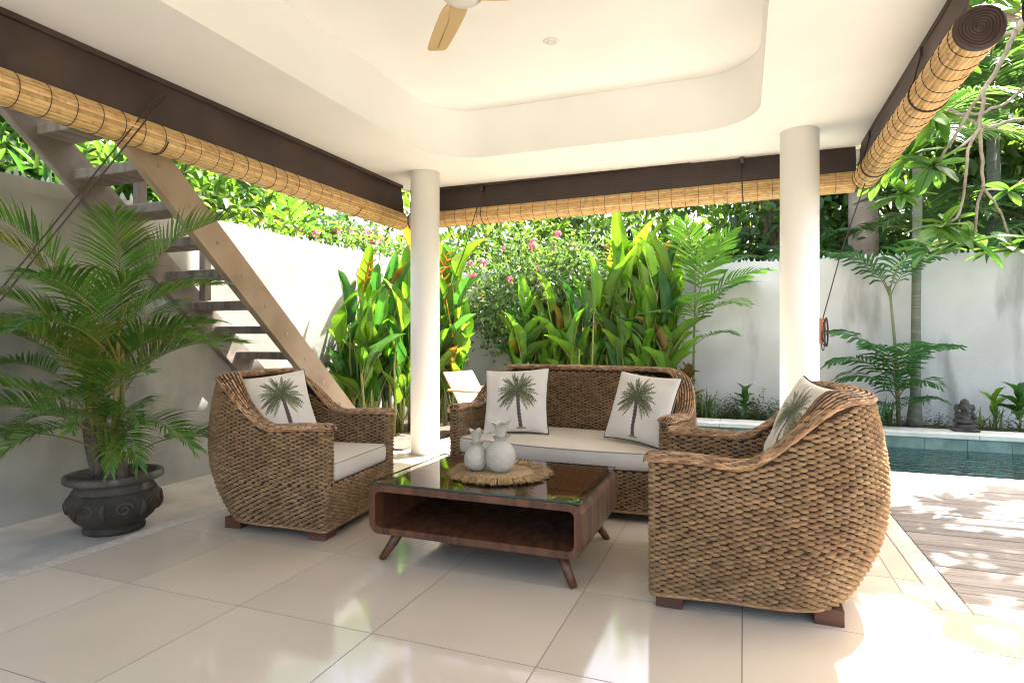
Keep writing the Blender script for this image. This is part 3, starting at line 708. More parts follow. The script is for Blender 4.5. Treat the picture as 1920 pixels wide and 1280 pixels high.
def seat_thing(name, label, cat, meshes, loc, rz, pads, feet, group):
    t = thing(name, label, cat, loc, rz, group)
    for k, me in meshes.items():
        o = obj(k, me, t)
        if k in ('weave', 'rim'): o['kind'] = 'stuff'
    fm = MB().bbox(-.058, .058, -.055, .055, 0, .066, .003).mesh('foot', 'foot_wood')
    for x, y in feet: obj('foot', fm, t, (x, y, 0))
    for a in pads: cushion('seat_cushion', *a, parent=t)
    return t
ARM = weave_seat(.44, -.47, .46, .635, .905, .088, .315, .0, 2.9, seed=1)
feetA = [(-.335, -.395), (.335, -.395), (-.27, .22), (.27, .22)]
padA = [(rr_outline(-.335, .335, -.475, .30, .04), .322, .425)]
seat_thing('woven_armchair', 'woven rope armchair turned sideways beside the pool deck', 'armchair', ARM, (.10, 3.03, 0), R(-90) , padA, feetA, 'woven rope armchairs')
seat_thing('woven_armchair', 'woven rope armchair in front of the open stairs and potted palm', 'armchair', ARM, (-2.69, 3.145, 0), R(90 + 6), padA, feetA, 'woven rope armchairs')
SOFA = weave_seat(.84, -.43, .46, .635, .90, .088, .315, .10, 2.9, rise=(-.10, .36), seed=2)
seat_thing('woven_sofa', 'woven rope two seat sofa facing the coffee table', 'sofa', SOFA, (-1.155, 4.315, 0), R(-6), [(rr_outline(-.735, .735, -.45, .30, .05, .10), .322, .43)],
           [(-.70, -.36), (.70, -.36), (-.62, .22), (.62, .22)], None)

# ------------------------------------------------------------------ scatter cushions with palm tree print
def palm_print(U, V, cx, cy, sc_, lean):
    """colours for the printed date palm on a unit cushion face; U,V in -1..1"""
    H, Wd = U.shape; c = np.empty((H, Wd, 3)); c[:] = (.61, .55, .46)
    x = (U - cx) / sc_; y = (V - cy) / sc_
    r = np.random.RandomState(5)
    base_y = -1.72
    tw = .085 + .02 * (y < -1.6); trunk = (np.abs(x - lean * (y) * .10) < tw * (1 + .12 * np.sin(y * 40))) & (y < .02) & (y > base_y)
    tn = .5 + .5 * np.sin(x * 60 + np.floor(y * 22) * 1.7)
    c[trunk] = np.array([.05, .034, .032]) + tn[trunk][:, None] * np.array([.045, .035, .03])
    ell = (((x) / .17) ** 2 + ((y + .06) / .16) ** 2) < 1; c[ell] = (.075, .045, .038)
    grass = (((x - lean * base_y * .1) / .26) ** 2 + ((y - base_y) / .05) ** 2) < 1; c[grass] = (.20, .22, .08)
    angs = list(np.linspace(-42, 222, 25)) + list(np.linspace(-60, 240, 12))
    r.shuffle(angs)
    for a in angs:
        a = a + r.uniform(-4, 4); L = r.uniform(.82, 1.08) * (1.0 if 20 < a < 160 else .92); da = math.radians(a)
        droop = .42 * (1 - abs(math.sin(da))) + .10
        s = np.linspace(.08, 1, 36)
        px = np.cos(da) * L * s; py = np.sin(da) * L * s - droop * s ** 2 * .75
        best = np.full(x.shape, 9.); bs_ = np.zeros_like(x)
        msk = (x > px.min() - .16) & (x < px.max() + .16) & (y > py.min() - .16) & (y < py.max() + .16)
        xm, ym = x[msk], y[msk]
        d2 = (xm[:, None] - px) ** 2 + (ym[:, None] - py) ** 2; k = d2.argmin(1); d = np.sqrt(d2[np.arange(len(k)), k]); t = s[k]
        wd = .085 * np.sin(np.clip(t, 0, 1) * math.pi * .86 + .25) ** .7
        ser = .62 + .38 * np.sign(np.sin(t * 88 + d * 70))
        hit = d < wd * ser
        g_ = np.array([.032, .062, .026]) if r.rand() < .6 else np.array([.075, .085, .025])
        yel = np.array([.26, .19, .035]); f = (np.clip(1 - d / (wd + 1e-6), 0, 1) ** 3)[:, None] * (.55 if r.rand() < .5 else .15)
        if a < -20 or a > 200: f = f + .25 * (r.rand() < .5)
        cc = g_ * (.65 + .55 * r.rand()) * (1 - f) + yel * f
        idx = np.argwhere(msk)[hit]; c[idx[:, 0], idx[:, 1]] = cc[hit]
    return c
def pillow_meshes(seed, size=.235, thick=.075, cx=.10, cy=.24, ps=.64, lean=-1.):
    n = 190; u = np.linspace(-1, 1, n); U, V = np.meshgrid(u, u)
    def surf(sgn):
        e = (1 - np.abs(U) ** 2.6) * (1 - np.abs(V) ** 2.6); h = np.clip(e, 0, 1) ** .48 * thick
        X = U * size * (1 - .075 * (1 - V ** 2) ** 1.0 * np.abs(U) ** 6 * 1.0); Z = V * size * (1 - .075 * (1 - U ** 2) * np.abs(V) ** 6)
        ang = np.arctan2(V, U); rad = np.hypot(U, V)
        wr = .0035 * np.sin(7 * ang + 9 * rad + seed) * rad ** 3 * (1 - np.clip(np.maximum(abs(U), abs(V)), 0, 1) ** 8)
        wr += .006 * np.sin(U * 3.1 + V * 4.3 + seed * 2) * np.clip(e, 0, 1) + .003 * np.sin(11 * U - 6 * V + seed) * np.clip(e, 0, 1)
        return np.stack([X, -sgn * (h * .9) - wr, Z], -1)
    F = surf(1); B = surf(-1)[:, ::2][::2]
    me = {}
    gi = np.arange(n * n).reshape(n, n); q = np.stack([gi[:-1, :-1], gi[:-1, 1:], gi[1:, 1:], gi[1:, :-1]], -1).reshape(-1, 4)
    fm = npmesh('cover_front', F.reshape(-1, 3), q, 'pillow_print', True)
    C_ = palm_print(U, V, cx, cy, ps, lean); ca = fm.color_attributes.new('print', 'FLOAT_COLOR', 'POINT')
    ca.data.foreach_set('color', np.c_[C_.reshape(-1, 3), np.ones(n * n)].astype(np.float32).ravel())
    m = B.shape[0]; gi = np.arange(m * m).reshape(m, m); q = np.stack([gi[:-1, :-1], gi[1:, :-1], gi[1:, 1:], gi[:-1, 1:]], -1).reshape(-1, 4)
    bmh = npmesh('cover_back', B.reshape(-1, 3), q, 'cream_fabric', True)
    ed = [tuple(F[0, i]) for i in range(0, n, 6)] + [tuple(F[i, -1]) for i in range(0, n, 6)] + [tuple(F[-1, i]) for i in range(n - 1, -1, -6)] + [tuple(F[i, 0]) for i in range(n - 1, -1, -6)]
    pm = MB().tube(ed + [ed[0]], .0045, 6).mesh('piping', 'piping', True)
    return fm, bmh, pm
PM = [pillow_meshes(1), pillow_meshes(4.2), pillow_meshes(2.6, cx=-.06)]
def pillow(label, loc, yaw, tilt, roll, k=0, s=1.):
    t = thing('scatter_cushion', label, 'cushion', loc, 0, 'cream cushions with a palm tree print')
    t.rotation_euler = (Matrix.Rotation(yaw, 4, 'Z') @ Matrix.Rotation(-tilt, 4, 'X') @ Matrix.Rotation(roll, 4, 'Y')).to_euler(); t.scale = (s, s, s)
    for nme, me in zip(('cover_front', 'cover_back', 'piping'), PM[k]): obj(nme, me, t)
    return t
pillow('cream palm print cushion in the armchair in front of the stairs', (-2.81, 3.10, .70), R(56), R(24), R(-7), 0, .97)
pillow('cream palm print cushion at the sofa end nearest the white column', (-1.575, 4.20, .675), R(6), R(19), R(-3), 1, 1.05)
pillow('cream palm print cushion tilted against the sofa arm beside the armchair', (-.635, 4.09, .672), R(-24), R(20), R(4), 2, 1.02)
pillow('cream palm print cushion seen edge on in the armchair by the pool', (.23, 3.03, .735), R(-76), R(24), R(4), 1, .98)

# ------------------------------------------------------------------ coffee table
TX0, TX1, TY0, TY1, TZ0, TZ1 = -1.80, -.68, 2.645, 3.46, .145, .395
ct = thing('coffee_table', 'low dark teak coffee table with rounded box and glass top', 'table', ((TX0 + TX1) / 2, (TY0 + TY1) / 2, 0))
hx, hy = (TX1 - TX0) / 2, (TY1 - TY0) / 2
def rbox(x0, x1, z0, z1, r, n=7):
    return [(p[0], p[1]) for p in rrect(x0, x1, z0, z1, r, n)]
o_, i_ = rbox(-hx, hx, TZ0, TZ1, .055), rbox(-hx + .034, hx - .034, TZ0 + .034, TZ1 - .034, .028)
n = len(o_); b = MB()
for P, y0, y1, fl in ((o_, -hy, hy, 1), (i_, -hy, hy, -1)):
    b.grid([[(x, y0, z) for x, z in P], [(x, y1, z) for x, z in P]][::fl], wrap=True)
for yq, fl in ((-hy, 1), (hy, -1)):
    b.grid([[(x, yq, z) for x, z in o_], [(x, yq, z) for x, z in i_]][::fl], wrap=True)
b.build('case', 'teak', ct)
MB().box(-hx + .02, hx - .02, hy - .05, hy - .03, TZ0 + .02, TZ1 - .02).build('back_panel', 'teak', ct)
tip = [(0, 0, 0), (.0, 0, .15)]
for sx in (-1, 1):
    for sy in (-1, 1):
        x1_, y1_ = sx * (hx - .13), sy * (hy - .10)
        MB().tube([(x1_ + sx * .085, y1_ + sy * .055, 0), (x1_ + sx * .04, y1_ + sy * .026, .075), (x1_, y1_, TZ0 + .012)], [.0185, .024, .031], 20).build('leg', 'teak_side', ct, True)
MB().bbox(-hx + .05, hx - .05, -hy + .02, hy - .02, TZ1 - .01, TZ1 + .0008, .0005).build('top_panel', 'table_top', ct)
gl = MB()
gx, gy = hx - .006, hy - .004
gl.add([(-gx, -gy, TZ1 + .011), (gx, -gy, TZ1 + .011), (gx, gy, TZ1 + .011), (-gx, gy, TZ1 + .011)], [(0, 1, 2, 3)], 0)
gl.add([(-gx, -gy, TZ1 + .002), (gx, -gy, TZ1 + .002), (gx, gy, TZ1 + .002), (-gx, gy, TZ1 + .002), (-gx, -gy, TZ1 + .011), (gx, -gy, TZ1 + .011), (gx, gy, TZ1 + .011), (-gx, gy, TZ1 + .011)],
       [(0, 1, 5, 4), (1, 2, 6, 5), (2, 3, 7, 6), (3, 0, 4, 7)], 1)
gl.build('glass_top', ['table_glass', 'glass_edge'], ct)
TT = TZ1 + .0125
# placemat
pmx, pmy = -1.245, 3.06
mt = thing('straw_placemat', 'round straw placemat with shaggy fringe on the coffee table', 'placemat', (pmx, pmy, TT))
b = MB(); prof = []
for k in range(46):
    r_ = .002 + .21 * k / 45; prof.append((r_, .010 + .0035 * math.sin(k * 2 * math.pi / 2.6)))
b.lathe([(.21, .001)] + prof[::-1], 72).build('woven_disc', 'straw_disc', mt, True)
b = MB()
for k in range(1500):
    a = rnd.uniform(0, 2 * math.pi); r0 = rnd.uniform(.185, .215); L_ = rnd.uniform(.045, .095); da = rnd.uniform(-.35, .35); h0 = rnd.uniform(.008, .02); h1 = rnd.uniform(.008, .03); h2 = rnd.uniform(.001, .018)
    wv = rnd.uniform(.0012, .0028); ca, sa = math.cos(a), math.sin(a); cb, sb = math.cos(a + da), math.sin(a + da)
    p = [(r0 * ca, r0 * sa, h0), (r0 * ca + L_ * .55 * cb, r0 * sa + L_ * .55 * sb, h1), (r0 * ca + L_ * cb, r0 * sa + L_ * sb, h2)]
    tx, ty_ = -sb * wv, cb * wv
    b.add([(q[0] - tx, q[1] - ty_, q[2]) for q in p] + [(q[0] + tx, q[1] + ty_, q[2]) for q in p], [(0, 1, 4, 3), (1, 2, 5, 4)])
b.build('fringe', 'straw', mt, kind='stuff')
# pineapple vases
def pineapple(label, x, y, Hb, Rb, top, rz):
    t = thing('pineapple_vase', label, 'vase', (x, y, TT + .0125), rz, 'white pineapple vases on the placemat')
    nu, nv = 120, 84; P = []
    for i in range(nv + 1):
        f = i / nv; zq = Hb * f
        r_ = Rb * (1 - abs(2 * (f * .94 + .02) - .92) ** 2.5 * .62) if f < .5 else Rb * (1 - abs(2 * f - .92) ** 2.3 * .50)
        row = []
        for j in range(nu):
            a = 2 * math.pi * j / nu
            rows_ = 7.; cols = 9; vv = f * rows_; kk = math.floor(vv); best = 0
            for dk in (0, 1, 2):                      # overlapping round scales
                kr = kk + dk; uu = (a / (2 * math.pi) * cols + .5 * (kr % 2)) % 1 - .5
                yy_ = (kr + .2 - vv) * .85; dd = math.hypot(uu * 1.75, yy_ - .55) 
                if dd < .95: 
                    best = max(best, (1 - abs(dd - .86) / .10) if abs(dd - .86) < .10 else 0, .45 * (dd < .86) * (1 - dk * .3)); 
            edge = min(1, f * 12, (1 - f) * 8)
            row.append(((r_ + .0060 * best * edge) * math.cos(a), (r_ + .0060 * best * edge) * math.sin(a), zq))
        P.append(row)
    P.append([(p[0] * .55, p[1] * .55, Hb) for p in P[-1]])
    b = MB(); b.grid(P, wrap=True); b.add(P[0], [tuple(range(nu))[::-1]]); b.build('body', 'ceramic', t, True)
    neck = Rb * .42
    def tier(z0, h, flare, rot, sc_):
        lf = MB(); rows = []
        for i in range(10):
            f = i / 9; rr = neck * sc_ * .86 + flare * f ** 1.5; zz = h * (f - .34 * f ** 3)
            wd = neck * sc_ * (.50 + .42 * math.sin(math.pi * min(1, f * .78))) * (1 - .92 * f ** 4.5)
            rows.append([(rr - .5 * wd * s * s, wd * s, zz - .25 * wd * s * s) for s in (-1, -.5, 0, .5, 1)])
        back = [[(p[0] - .005, p[1] * .93, p[2] - .002) for p in r_] for r_ in rows]
        lf.grid(rows); lf.grid([r_[::-1] for r_ in back])
        for q in (0, -1): lf.grid([[r_[q] for r_ in rows], [r_[q] for r_ in back]])
        me = lf.mesh('crown_leaf', 'ceramic', True)
        for k in range(6): obj('crown_leaf', me, t, (0, 0, z0), (0, 0, rot + k * math.pi / 3))
    ht = top - Hb
    tier(Hb - .010, ht * .62, Rb * .62, .2, 1.0); tier(Hb + ht * .28, ht * 1.02, Rb * .62, .72, .84)
    MB().lathe([(neck * .8, Hb - .01), (neck * .72, Hb + ht * .3), (neck * .62, Hb + ht * .55), (neck * .5, Hb + ht * .56)], 24).build('neck', 'ceramic', t, True)
    return t
pineapple('tall white ceramic pineapple vase on the placemat', -1.235, 3.05, .168, .078, .28, .3)
pineapple('short white ceramic pineapple vase beside the tall one', -1.375, 3.045, .132, .065, .228, 1.0)
# ------------------------------------------------------------------ plants: shared builders
def frond_mesh(name, L, e0, bend, pairs, ll, lw, t0=.22, droop=.5, blunt=False, vsh=.25, rr=.007, seed=0, mats=('palm_leaf', 'palm_stalk'), a0=72, a1=22, gap=0.):
    r = random.Random(seed); b = MB(); N = 26; pos = Vector((0, 0, 0)); C = []; Ts = []
    for i in range(N + 1):
        t = i / N; e = R(e0) - R(bend) * t ** 1.35; T = Vector((0, math.cos(e), math.sin(e))); C.append(pos.copy()); Ts.append(T); pos = pos + T * (L / N)
    def samp(t):
        f = min(N - 1e-6, t * N); i = int(f); return C[i].lerp(C[i + 1], f - i), Ts[i].lerp(Ts[min(i + 1, N)], f - i).normalized()
    b.tube(C, [rr * (1 - .85 * i / N) for i in range(N + 1)], 5, 1)
    wp = (.35, .8, 1., .92) if blunt else (.35, 1., .72, .04)
    for i in range(pairs):
        f = (i + .5) / pairs; t = t0 + (1 - t0) * f; p, T = samp(t)
        for s in (-1, 1):
            if r.random() < gap: continue
            S = Vector((s, 0, 0)); Nn = S.cross(T) * s
            Nn = Vector((0, -T.z, T.y))
            an = R(a0 + (a1 - a0) * f + r.uniform(-5, 5))
            D = (T * math.cos(an) + S * math.sin(an) + Nn * (vsh + r.uniform(-.08, .08))).normalized()
            ln = ll * (.45 + .55 * math.sin(math.pi * min(1, f * .95 + .18))) * r.uniform(.9, 1.08); wd = lw * (.75 + .25 * math.sin(math.pi * f)) * r.uniform(.85, 1.1)
            q = p.copy(); vs = []; dd = D.copy(); K = 3
            for k in range(K + 1):
                wv = (T - dd * T.dot(dd)); wv = wv.normalized() if wv.length > 1e-4 else Nn
                vs += [q - wv * wd * .5 * wp[k], q + wv * wd * .5 * wp[k] + (dd * wd * .6 if blunt and k == K else Vector())]
                q = q + dd * (ln / K); dd = (dd + Vector((0, 0, -droop / K * (1 + k)))).normalized()
            b.add(vs, [(2 * k, 2 * k + 1, 2 * k + 3, 2 * k + 2) for k in range(K)])
    return b.mesh(name, list(mats), True)
def crown_mesh(name, clumps, per, rad, ll, lw, mat, seed, spread=.3, droop=.35, shell=.55, flat=.25, twigs=None):
    r = np.random.RandomState(seed); rad = np.array(rad)
    d = r.normal(size=(clumps, 3)); d /= np.linalg.norm(d, axis=1)[:, None]; rr = shell + (1 - shell) * r.rand(clumps) ** .6
    cc = d * rr[:, None] * rad
    n = clumps * per; ci = np.repeat(np.arange(clumps), per)
    P = cc[ci] + r.normal(size=(n, 3)) * spread * np.array([1, 1, .7])
    D = r.normal(size=(n, 3)) + d[ci] * .5; D[:, 2] -= droop * 1.6; D /= np.linalg.norm(D, axis=1)[:, None]
    Nn = r.normal(size=(n, 3)) * .6 + np.array([0, 0, 1.]); W = np.cross(D, Nn); W /= np.linalg.norm(W, axis=1)[:, None]; Nn = np.cross(W, D)
    s = r.uniform(.7, 1.25, n)[:, None]; l = ll * s; w_ = lw * s
    base = P; tip = P + D * l - Nn * l * .12
    m1 = P + D * l * .33; m2 = P + D * l * .7 - Nn * l * .03
    up = Nn * w_ * flat
    V = np.stack([base, m1 + W * w_ * .5 + up, m2 + W * w_ * .42 + up * .8, tip, m2 - W * w_ * .42 + up * .8, m1 - W * w_ * .5 + up], 1).reshape(-1, 3)
    o = (np.arange(n) * 6)[:, None]; F = np.concatenate([o + np.array([0, 1, 2, 3]), o + np.array([0, 3, 4, 5])], 0)
    me = npmesh(name, V, F, mat, False); return me, cc
def limbs(base, top, cc, seed, r0=.12, nl=14, off=Vector((0, 0, 0))):
    r = random.Random(seed); b = MB(); base = Vector(base); top = Vector(top)
    pts = [base.lerp(top, i / 6) + Vector((r.uniform(-.06, .06), r.uniform(-.06, .06), 0)) for i in range(7)]
    b.tube(pts, [r0 * (1 - .6 * i / 6) * (1.25 if i == 0 else 1) for i in range(7)], 9)
    for k in range(nl):
        c = Vector(cc[r.randrange(len(cc))]) + off; s = pts[r.randrange(3, 7)]; m = s.lerp(c, .5) + Vector((r.uniform(-.15, .15), r.uniform(-.15, .15), r.uniform(0, .25)))
        b.tube([s, s.lerp(m, .5), m, m.lerp(c, .6), c], [r0 * .32, r0 * .26, r0 * .2, r0 * .13, r0 * .06], 5)
    return b

# ------------------------------------------------------------------ planter and areca palm
PXC, PYC, PZ = -3.70, 2.66, -.058
pot = thing('stone_planter', 'mossy dark stone planter with carved scrolls against the grey wall', 'planter', (PXC, PYC, PZ)); pot.scale = (.91, .91, .97)
zs = .83
prof = [(.172, 0), (.184, .008), (.186, .03), (.172, .05), (.190, .065), (.235, .11), (.266, .165), (.279, .22), (.276, .27), (.258, .305), (.240, .325)]
MB().lathe([(r_, z * zs) for r_, z in prof], 64).build('bowl', 'pot_stone', pot, True)
prof = [(.252, .322), (.240, .335), (.232, .355), (.236, .375), (.262, .39), (.290, .398), (.297, .405), (.299, .435), (.292, .447), (.262, .450), (.250, .44), (.243, .40), (.1, .395)]
MB().lathe([(r_, z * zs) for r_, z in prof], 64).build('rim', 'pot_rim', pot, True)
MB().lathe([(.245, .37), (.2, .385), (.1, .392), (.01, .395)], 40).build('soil', 'soil', pot, True, loc=(0, 0, -.045))
def rad_at(z):
    pr = [(.190, .065), (.235, .11), (.266, .165), (.279, .22), (.276, .27), (.258, .305)]
    for (r0, z0), (r1, z1) in zip(pr, pr[1:]):
        if z <= z1: return r0 + (r1 - r0) * (z - z0) / (z1 - z0)
    return .258
def relief_path(a0, fn, n=26):
    pts = []
    for i in range(n):
        da, z = fn(i / (n - 1)); rr_ = rad_at(z) + .002; pts.append((rr_ * math.cos(a0 + da), rr_ * math.sin(a0 + da), z * zs))
    return pts
for k in range(8):
    a = 2 * math.pi * k / 8 + .35; s = 1 if k % 2 else -1
    sw = lambda f: (s * (.19 * (1 - .75 * f)) * math.cos(f * 9.) , .215 + .052 * (1 - .75 * f) * math.sin(f * 9.))
    MB().tube(relief_path(a, sw, 34), [.013 * (1 - .5 * i / 33) for i in range(34)], 6).build('carved_scroll', 'relief', pot, True)
    lf = lambda f: (.39 + .06 * math.sin(f * 3.1) * s, .27 - .13 * f)
    MB().tube(relief_path(a, lf, 14), [.004 + .018 * math.sin(math.pi * i / 13) for i in range(14)], 6).build('carved_leaf', 'relief', pot, True)
ap = thing('areca_palm', 'bushy areca palm growing in the stone planter', 'palm', (PXC, PYC, PZ + .33))
b = MB(); tp = [(-.075, -.04, -.03), (-.10, -.05, .07), (-.14, -.05, .17), (-.165, -.05, .27), (-.18, -.05, .36)]
b.tube(tp, [.044, .036, .033, .031, .028], 12); b.build('trunk', 'bark', ap, True)
for k in range(11):
    f = (k + .5) / 11; i = min(3, int(f * 4)); q = Vector(tp[i]).lerp(Vector(tp[i + 1]), f * 4 - i)
    MB().lathe([(.037 - .006 * f, -.003), (.040 - .006 * f, 0), (.037 - .006 * f, .003)], 14).build('trunk_ring', 'trunk_ring', ap, True, q)
sten = []
for k in range(12):
    x, y_ = rnd.uniform(-.09, .13), rnd.uniform(-.09, .08); h = (.62, .18, .45, .25, .75, .30, .52, .15, .36, .66, .22, .42)[k]; tx, ty_ = x * (1 + h * 1.2) + rnd.uniform(-.05, .05), y_ * (1 + h)
    MB().tube([(x, y_, -.03), (x + (tx - x) * .35, y_ + (ty_ - y_) * .4, h * .45), (tx, ty_, h)], [.026, .019, .011], 8).build('cane', 'bark' if h < .33 else 'areca_stalk', ap, True)
    if h > .33: MB().tube([(x, y_, -.03), (x * 1.05, y_, .08), (x * 1.1, y_, .17)], [.036, .030, .020], 8).build('husk', 'bark', ap, True)
    sten.append((tx, ty_, h))
sten.append(tp[-1])
rt = MB()
for k in range(26):
    a = rnd.uniform(0, 6.28); r_ = rnd.uniform(.08, .2); rt.tube([(.05 * math.cos(a) - .05, .05 * math.sin(a), .03), (r_ * .7 * math.cos(a) - .03, r_ * .7 * math.sin(a), .025), (r_ * math.cos(a + .2) - .03, r_ * math.sin(a + .2), .0)], [.006, .005, .003], 5)
rt.build('roots', 'bark', ap, True, kind='stuff')
AF = {}
for e in (84, 74, 64, 54, 44, 34):
    AF[e] = [frond_mesh('frond', 1., e, 62 + 18 * v + (74 - e) * .35, 36, .30, .017, t0=.34, droop=.42 + .15 * v, vsh=.42, rr=.0065, seed=e + v,
                        mats=(('areca_leaf', 'areca_leaf', 'areca_leaf')[v], 'areca_stalk'), a0=64, a1=20) for v in range(2)]
AY = frond_mesh('frond', 1., 80, 70, 36, .32, .017, t0=.34, droop=.35, vsh=.4, rr=.0065, seed=3, mats=('areca_leaf_yellow', 'areca_stalk'), a0=62, a1=20)
# azimuth: 0 = towards +x (right in plan), measured ccw
spec = [(10, 44, .95), (-25, 54, .9), (40, 54, 1.0), (75, 64, .95), (120, 54, .9), (160, 54, .95), (200, 44, 1.0), (225, 54, 1.0), (250, 44, .95), (285, 54, .9), (310, 44, .85), (335, 34, .82),
        (5, 64, 1.0), (55, 74, 1.05), (170, 64, 1.05), (215, 64, 1.05), (260, 64, 1.0), (300, 64, .95), (345, 54, 1.0), (190, 34, .95), (235, 34, .88), (270, 34, .72), (20, 34, .8), (320, 34, .7), (240, 74, 1.05), (30, 74, 1.05),
        (205, 54, .9), (355, 44, .9), (280, 64, .9), (330, 64, .95), (185, 64, .95), (305, 54, .8), (345, 74, 1.0)]
for k, (az, e, L_) in enumerate(spec):
    s0 = sten[k % len(sten)] if e > 40 else sten[(1, 3, 7, 10, 5)[k % 5]]
    if math.cos(R(az)) * L_ * .75 + PXC < XW + .05 and e < 60: L_ *= .75
    obj('frond', AY if (k % 13 == 3 and e > 60) else AF[e][k % 2], ap, (s0[0], s0[1], s0[2] - .03), (0, rnd.uniform(-.15, .15), R(az - 90)), (L_, L_, L_))
for az, s0, L_, hh in ((225, tp[-1], 1.0, .42), (40, sten[4], 1.0, .18), (250, sten[0], 1.0, .30), (320, sten[9], .95, .2)):
    MB().tube([s0, (s0[0], s0[1], s0[2] + hh)], [.012, .009], 7).build('cane', 'areca_stalk', ap, True)
    obj('frond', AY if az == 225 else AF[74][0], ap, (s0[0], s0[1], s0[2] + hh - .01), (0, 0, R(az - 90)), (L_,) * 3)

# ------------------------------------------------------------------ heliconia clumps
def heli_leaf(seed, mat, fold=.35, curl=.5, ragged=0.):
    r = random.Random(seed); b = MB(); n = 14; P = []
    wprof = lambda f: (math.sin(math.pi * (f ** .82)) ** .62) * (1 - .18 * f) if 0 < f < 1 else 0.
    lean = 0; z = 0; y_ = 0; ph = r.uniform(0, 6)
    for i in range(n + 1):
        f = i / n; w_ = max(.004, .5 * wprof(f)); e = curl * f ** 1.6
        z_, yy = f - .16 * curl * f ** 3, curl * .42 * f ** 2.2
        und = .035 * math.sin(f * 13 + ph); row = []
        for s in (-1, -.55, 0, .55, 1):
            k = abs(s); row.append((w_ * s * (1 - ragged * .3 * r.random() * (k == 1)), yy - fold * w_ * k ** 1.2 + und * k * k * (1 if s > 0 else -1) * .8, z_ - .03 * k * w_))
        P.append(row)
    b.grid(P); b.tube([(0, yy_ + .012, zz) for (x, yy_, zz) in [p[2] for p in P]], [.013 * (1 - .8 * i / n) for i in range(n + 1)], 5, 1)
    b.tube([(0, -.05, -.45), (0, -.01, -.2), (0, .012, 0)], [.011, .012, .013], 5, 1)
    return b.mesh('leaf', [mat, 'heliconia_stem'], True)
HL = [heli_leaf(i, 'heliconia_leaf', .3 + .05 * (i % 3), .2 + .14 * i) for i in range(6)]
HD = [heli_leaf(20 + i, 'heliconia_dark', .35, .25 + .2 * i) for i in range(4)]
HO = [heli_leaf(40 + i, 'heliconia_old', .45, .7 + .3 * i, .5) for i in range(2)]
HS = [MB().tube([(0, 0, 0), (.01 * k, .01, .35), (.0, .015 * k, .7), (0, 0, 1)], [.019, .016, .013, .009], 7).mesh('stem', 'heliconia_stem', True) for k in (1, -1, 2)]
def heli_flower():
    b = MB(); z = 0
    b.tube([(0, 0, -.5), (0, 0, 0), (.01, 0, .14), (0, 0, .26)], [.008, .007, .006, .004], 5)
    for k in range(6):
        s = 1 if k % 2 else -1; z = .02 + k * .045; L_ = .13 - .012 * k
        b.tube([(0, 0, z), (s * L_ * .4, .0, z + .03), (s * L_ * .8, 0, z + .055), (s * L_, 0, z + .075)], [.010, .016, .009, .001], 6, flat=.6)
    return b.mesh('flower', 'petal_orange', True)
HFm = heli_flower()
def heliconia(label, cx, cy, rx, ry, shoots, h, seed, dark=.3, old=.07, flowers=0, leafL=.62, z0=.02, low=.25):
    r = random.Random(seed); t = thing('heliconia_clump', label, 'plant', (cx, cy, z0), 0, 'heliconia clumps along the garden wall')
    fl = 0
    for k in range(shoots):
        a = r.uniform(0, 6.28); q = math.sqrt(r.random()); bx, by = rx * q * math.cos(a), ry * q * math.sin(a)
        hs = r.uniform(h[0], h[1]); ax, ay = bx * .25 + r.uniform(-.1, .1), by * .15 + r.uniform(-.12, .05)
        o = obj('stem', r.choice(HS), t, (bx, by, 0), (-ay / hs, ax / hs, r.uniform(0, 6)), (1.1, 1.1, hs))
        nl = r.choice((3, 4, 4, 5))
        for j in range(nl):
            f = low + (1 - low) * (j + r.random() * .5) / nl if j < nl - 1 else 1.0
            p = (bx + ax * f, by + ay * f, hs * f)
            L_ = leafL * r.uniform(.75, 1.2) * (.8 + .25 * f); wd = L_ * r.uniform(.175, .265); x_ = r.random()
            me = r.choice(HO) if x_ < old else r.choice(HD) if x_ < old + dark else r.choice(HL)
            tl = r.uniform(.03, .26) if f > .8 else r.uniform(.1, .65)
            obj('leaf', me, t, (p[0], p[1], p[2] + .05), (Matrix.Rotation(r.uniform(0, 6.28), 4, 'Z') @ Matrix.Rotation(-tl, 4, 'X') @ Matrix.Rotation(r.uniform(-.3, .3), 4, 'Z')).to_euler(), (wd * 1.15, L_, L_))
        if fl < flowers and r.random() < .5:
            fl += 1; obj('flower', HFm, t, (bx + ax, by + ay - .05, hs + r.uniform(.1, .35)), (r.uniform(-.2, .3), r.uniform(-.3, .3), r.uniform(-.5, .5)), 1.1)
    return t
heliconia('tall heliconia clump between the stairs and the white column', -3.95, 6.05, .30, .50, 24, (.75, 1.5), 11, .40, .03, 1, .64)
heliconia('heliconia clump just behind the white column with orange flowers', -3.80, 6.95, .30, .40, 25, (1.0, 1.95), 12, .30, .05, 3, .72)
heliconia('low leafy heliconia clump between the column and the loungers', -2.65, 8.25, .45, .3, 18, (.7, 1.45), 13, .25, .06, 1, .66)
heliconia('sparse heliconia clump under the pink flowering shrub', -2.05, 8.35, .40, .35, 12, (.8, 1.5), 14, .3, .03, 0, .66)
heliconia('dense heliconia clump with upright leaves behind the sofa', -1.62, 8.6, .28, .30, 25, (1.0, 2.1), 15, .15, .015, 2, .74)
heliconia('bright heliconia clump beside the light green palm', -1.20, 8.62, .26, .30, 25, (.95, 1.95), 16, .14, .015, 1, .74)

